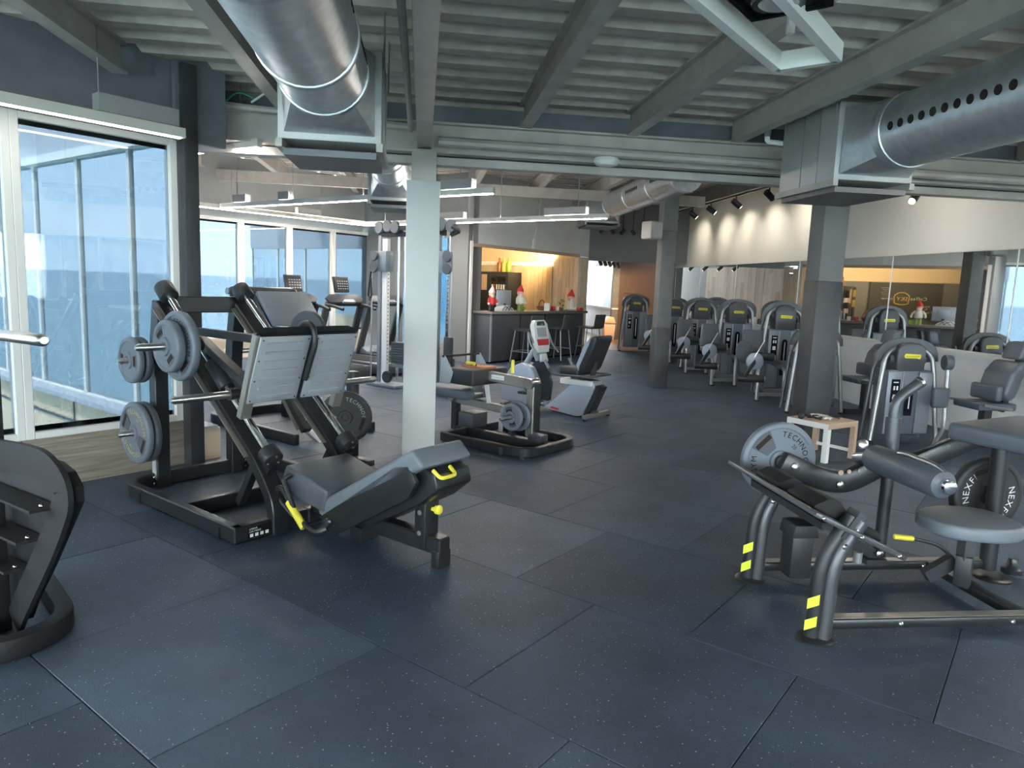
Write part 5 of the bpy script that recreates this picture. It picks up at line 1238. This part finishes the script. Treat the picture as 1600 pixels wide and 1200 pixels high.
# stools
def stool(label, c, az):
    t = thing('bar_stool', label, 'bar stool', c, az, 'bar stools')
    sh = [(-.22, .68), (.20, .66), (.26, .70), (.30, 1.0), (.275, 1.0), (.235, .74), (.18, .705), (-.22, .715)]
    MB().prism(sh, (0, .22, 0), (1, 0, 0), (0, 0, 1), .44).build('shell', 'stool_leather', t, bevel=.012)
    for sx in (-1, 1):
        for sy in (-1, 1): MB().tube([(sx*.16, sy*.16, .67), (sx*.24, sy*.21, 0)], .014, 8).build('leg', 'tube_grey', t)
    for a, b in (((-.225, -.2), (-.225, .2)), ((-.22, -.2), (.22, -.2)), ((-.22, .2), (.22, .2))): MB().bar((a[0], a[1], .25), (b[0], b[1], .25), .02, .02).build('foot_rail', 'tube_grey', t)
    return t
stool('dark leather bar stool nearest the counter end', (.25, 14.64), 127.3)
stool('dark leather bar stool in the middle of the counter', (.98, 15.75), 127.3)
stool('dark leather bar stool by the plank wall', (1.76, 16.64), 127.3)
# till and ornaments on the counter
t = thing('monitor', 'silver monitor seen from behind on the bar counter', 'monitor', bw(.70, -.28, 1.055), AZW)
MB().bx(-.23, .23, -.02, .03, .10, .43).build('housing', 'shell_silver', t, bevel=.012); MB().bx(-.12, .12, -.045, -.02, .17, .36).build('back_cover', 'shell_silver', t, bevel=.01)
MB().bx(-.03, .03, -.03, .0, .0, .16).build('neck', 'steel_grey', t); MB().bx(-.12, .12, -.09, .07, 0, .015).build('stand', 'steel_grey', t)
t = thing('receipt_printer', 'white till printer with tangled leads on the bar counter', 'printer', bw(.62, -.36, 1.055), AZW)
MB().prism([(-.20, 0), (.20, 0), (.20, .05), (.05, .12), (-.12, .11), (-.20, .06)], (0, .10, 0), (1, 0, 0), (0, 0, 1), .2).build('body', 'shell_white', t, bevel=.01)
for k in range(3): MB().tube(fillet([(-.2+.1*k, -.115, .02), (-.1+.1*k, -.115, .12), (.05+.08*k, -.115, .03)], .05), .006, 6).build('lead', 'cable_black', t)
def doll(label, c, az, coat, trousers, hat, seated=False, sc=1.):
    t = thing('plush_doll', label, 'doll', c, az); s_ = sc
    z0 = 0 if seated else .12*s_
    MB().lathe([(.05*s_, 0), (.085*s_, .03*s_), (.08*s_, .12*s_), (.045*s_, .18*s_)], (0, 0, z0), n=16).build('body', coat, t)
    MB().ball((0, 0, z0+.225*s_), .062*s_, 14).build('head', 'plush_skin', t)
    MB().ball((0, -.03*s_, z0+.195*s_), .05*s_, 12, (1, .7, 1.1)).build('beard', 'plush_white', t)
    MB().lathe([(.07*s_, 0), (.066*s_, .03*s_), (.045*s_, .07*s_), (.012*s_, .13*s_)], (0, 0, z0+.25*s_), (.15, 0, 1), 14).build('hat', hat, t)
    for k in (-1, 1):
        MB().tube([(k*.06*s_, 0, z0+.16*s_), (k*.12*s_, -.02*s_, z0+.10*s_), (k*.13*s_, -.04*s_, z0+.05*s_)], .022*s_, 8).build('arm', coat, t)
        MB().ball((k*.13*s_, -.04*s_, z0+.04*s_), .026*s_, 10).build('mitten', 'plush_white', t)
        if seated: MB().tube([(k*.04*s_, -.03*s_, .03*s_), (k*.06*s_, -.13*s_, .03*s_), (k*.06*s_, -.19*s_, .025*s_)], .026*s_, 8).build('leg', trousers, t); MB().ball((k*.06*s_, -.20*s_, .035*s_), .035*s_, 10).build('shoe', hat, t)
        else: MB().lathe([(.035*s_, 0), (.03*s_, .14*s_)], (k*.035*s_, 0, 0), n=12).build('leg', trousers, t)
    return t
doll('plush doll in red coat with white beard at the counter end', bw(.18, -.38, 1.055), AZW, 'red', 'plush_dark', 'plush_white', False, 1.0)
doll('plush doll with green legs and red hat right of the monitor', bw(1.18, -.34, 1.055), AZW, 'plush_white', 'plush_green', 'red', False, 1.1)
doll('seated plush doll with red hat and scarf at the right counter end', bw(3.22, -.30, 1.055), AZW, 'plush_white', 'plush_white', 'red', True, 1.3)
tag(MB().bx(-.06, .06, -.05, .05, 0, .17).build('menu_block', 'shell_white'), 'white card holder in the middle of the counter', 'card holder').location = bw(2.2, -.33, 1.055)
bs = thing('basket', 'small brown handled basket behind the white card holder', 'basket', bw(2.3, -.12, 1.055), AZW)
MB().lathe([(.08, 0), (.11, .04), (.12, .09), (.11, .09), (.075, .01)], n=18).build('bowl', 'brown_rattan', bs); MB().tube([(.11*math.cos(math.pi*i/10), 0, .09+.14*math.sin(math.pi*i/10)) for i in range(11)], .012, 8).build('handle', 'red', bs)
for k, (x_, m_, lab) in enumerate(((2.5, 'red', 'small red pot on the counter beside the basket'), (2.66, 'shell_white', 'small white cup on the counter beside the red pot'), (1.35, 'bottle_green', 'small green pot on the counter beside the green doll'))):
    tag(MB().lathe([(.03, 0), (.045, .02), (.048, .10), (.04, .10), (.03, .02)], n=16).build('pot', m_), lab, 'pot').location = bw(x_, -.30, 1.055)
pt = thing('potted_plant', 'little plant with pale leaves on the counter', 'plant', bw(2.9, -.25, 1.055), AZW)
MB().lathe([(.035, 0), (.05, .07), (.045, .07)], n=14).build('pot', 'brown_rattan', pt)
for k in range(14):
    a = k*2.4; MB().ball((.05*math.cos(a), .05*math.sin(a), .10+.012*k), .03, 8, (1, 1, .5)).build('leaf', 'plush_skin' if k % 2 else 'green_leaf', pt)
# fridge, cabinet and bottles behind the bar
fg = thing('drinks_fridge', 'black glass-door fridge full of cans behind the bar', 'fridge', bw(3.60, 1.95), AZU)
MB().bx(-.28, .28, -.28, .28, 0, 1.92).build('body', 'satin_black', fg, bevel=.01)
MB().bx(-.24, .24, -.295, -.285, .12, 1.80).build('door_frame', 'black_metal', fg)
for r_ in range(5):
    MB().bx(-.23, .23, -.32, -.296, .30+.29*r_, .315+.29*r_).build('shelf', 'tube_grey', fg)
    for k in range(6): MB().cyl((-.19+.075*k, -.312, .316+.29*r_), (-.19+.075*k, -.312, .44+.29*r_), .027, n=10).build('can', random.choice(['shell_white', 'red', 'shell_silver', 'print_white']), fg)
MB().bx(-.24, .24, -.335, -.33, .12, 1.80).build('glass', 'case_glass', fg)
MB().bx(.20, .22, -.37, -.335, .7, 1.3).build('handle', 'brushed', fg)
cbn = thing('back_cabinet', 'dark tall cabinet with notices left of the drinks fridge', 'cabinet', bw(3.60, 2.64), AZU)
MB().bx(-.40, .40, -.28, .28, 0, 1.92).build('carcass', 'counter', cbn, bevel=.006)
for x_ in (-.39, .005): MB().bx(x_, x_+.385, -.30, -.28, .02, 1.90).build('door', 'satin_black', cbn, bevel=.004)
MB().bx(.12, .30, -.305, -.301, 1.45, 1.85).build('notice', 'table_wood', cbn)
for k in range(6): MB().bx(-.36+.12*(k % 3), -.28+.12*(k % 3), -.305, -.301, 1.35+.28*(k//3), 1.55+.28*(k//3)).build('notice', 'bottle_yellow', cbn)
for k, (m_, lab) in enumerate((('bottle_green', 'green bottle on top of the drinks fridge'), ('bottle_yellow', 'yellow bottle on top of the drinks fridge'), ('bottle_brown', 'brown bottle on top of the drinks fridge'))):
    o = tag(MB().lathe([(.06, 0), (.065, .02), (.065, .22), (.03, .28), (.025, .36), (.0, .365)], n=16).build('bottle', m_), lab, 'bottle'); o.location = bw(3.50, 1.80+.15*k, 1.92)
# chalkboard on the back wall of the bar (faces the mirrors)
cbd = thing('chalkboard', 'large chalkboard with coffee lettering on the back wall of the bar', 'chalkboard', bw(2.15, RD-.03), AZW)
cx0, cx1 = -.95, .80
MB().bx(cx0, cx1, -.03, .0, 1.12, 2.06).build('board', 'chalkboard', cbd)
for a in ((cx0-.02, cx0, 1.1, 2.08), (cx1, cx1+.02, 1.1, 2.08)): MB().bx(a[0], a[1], -.045, .0, a[2], a[3]).build('frame', 'black_metal', cbd)
tx = MB(); text(tx, 'Coffee', (-.42, -.034, 1.60), (1, 0, 0), (0, 0, 1), .13); text(tx, 'corner', (.36, -.034, 1.60), (1, 0, 0), (0, 0, 1), .10)
for k, st in enumerate(('Pulse', 'Té', '17 opciones')): text(tx, st, (-.62, -.034, 1.42-.075*k), (1, 0, 0), (0, 0, 1), .07)
for k in range(6): tx.bx(.30, .52-.03*(k % 3), -.0345, -.034, 1.92-.045*k, 1.925-.045*k); tx.bx(.22, .5-.04*(k % 2), -.0345, -.034, 1.42-.05*k, 1.425-.05*k)
tx.build('chalk_lettering', 'chalk', cbd)
tx = MB(); text(tx, 'SKY', (-.02, -.034, 1.58), (1, 0, 0), (0, 0, 1), .15)
ring_ = fillet([(-.18, -.036, 1.50), (-.20, -.036, 1.72), (-.08, -.036, 1.80), (.06, -.036, 1.80), (.18, -.036, 1.72), (.16, -.036, 1.50), (-.02, -.036, 1.47), (-.18, -.036, 1.50)], .05); tx.tube(ring_, .012, 6)
tx.build('emblem', 'chalk_gold', cbd)
bc = thing('back_counter', 'low dark counter along the back wall of the bar', 'counter', bw(.45, RD-.3), AZW)
MB().bx(-.42, .22, -.26, .26, 0, .95).build('carcass', 'counter', bc, bevel=.004); MB().bx(-.42, .22, -.29, .27, .95, .99).build('worktop', 'counter_top', bc)

# ================================================================== PASSAGE AND COLUMN EXTRAS
bn = thing('waste_bin', 'pink-beige swing-lid waste bin at the end of the passage half wall', 'bin', (PQ(15.3, 5.85).x, PQ(15.3, 5.85).y), AZQ)
MB().prism([(-.15, 0), (.15, 0), (.18, .50), (-.18, .50)], (0, .16, 0), (1, 0, 0), (0, 0, 1), .32).build('body', 'bin_pink', bn, bevel=.015)
MB().prism([(-.18, .53), (.19, .53), (.12, .72), (-.02, .74), (-.16, .62)], (0, .17, 0), (1, 0, 0), (0, 0, 1), .34).build('lid', 'bin_pink', bn, bevel=.015)
spk = thing('wall_speaker', 'beige speaker box clamped to the grey steel column', 'speaker', (2.22, 11.65, 2.42), AZQ-25)
MB().bx(-.24, .02, -.14, .10, -.02, .26).build('cabinet', 'speaker', spk, bevel=.03); MB().bx(-.20, -.02, -.148, -.14, .01, .23).build('grille', 'ac_panel', spk); MB().bx(.0, .14, -.02, .02, .08, .14).build('bracket', 'black_metal', spk)
th_ = tag(MB.build(wallbox(MB(), BARL+W*2.0-NU*.002, BARL+W*2.1-NU*.002, 2.42, 2.62, .03, -1), 'junction_box', 'frame_white'), 'white junction box on the grey wall above the bar', 'box')
tag(MB().tube(fillet([BARL+W*2.05+U*.02+Z*2.62, BARL+W*2.1+U*.03+Z*2.85, BARL+W*2.2+U*.02+Z*3.0, BARL+W*2.22+U*.02+Z*3.7], .1), .012, 6).build('wire', 'cable_white'), 'white wire rising from the junction box above the bar', 'wire')
ds = tag(MB().bx(-.1, .1, -.06, .06, 0, .3).build('leaflet_box', 'bin_pink'), 'pink leaflet holder on the passage ledge', 'holder'); ds.location = PQ(15.75, 6.12, 1.0)
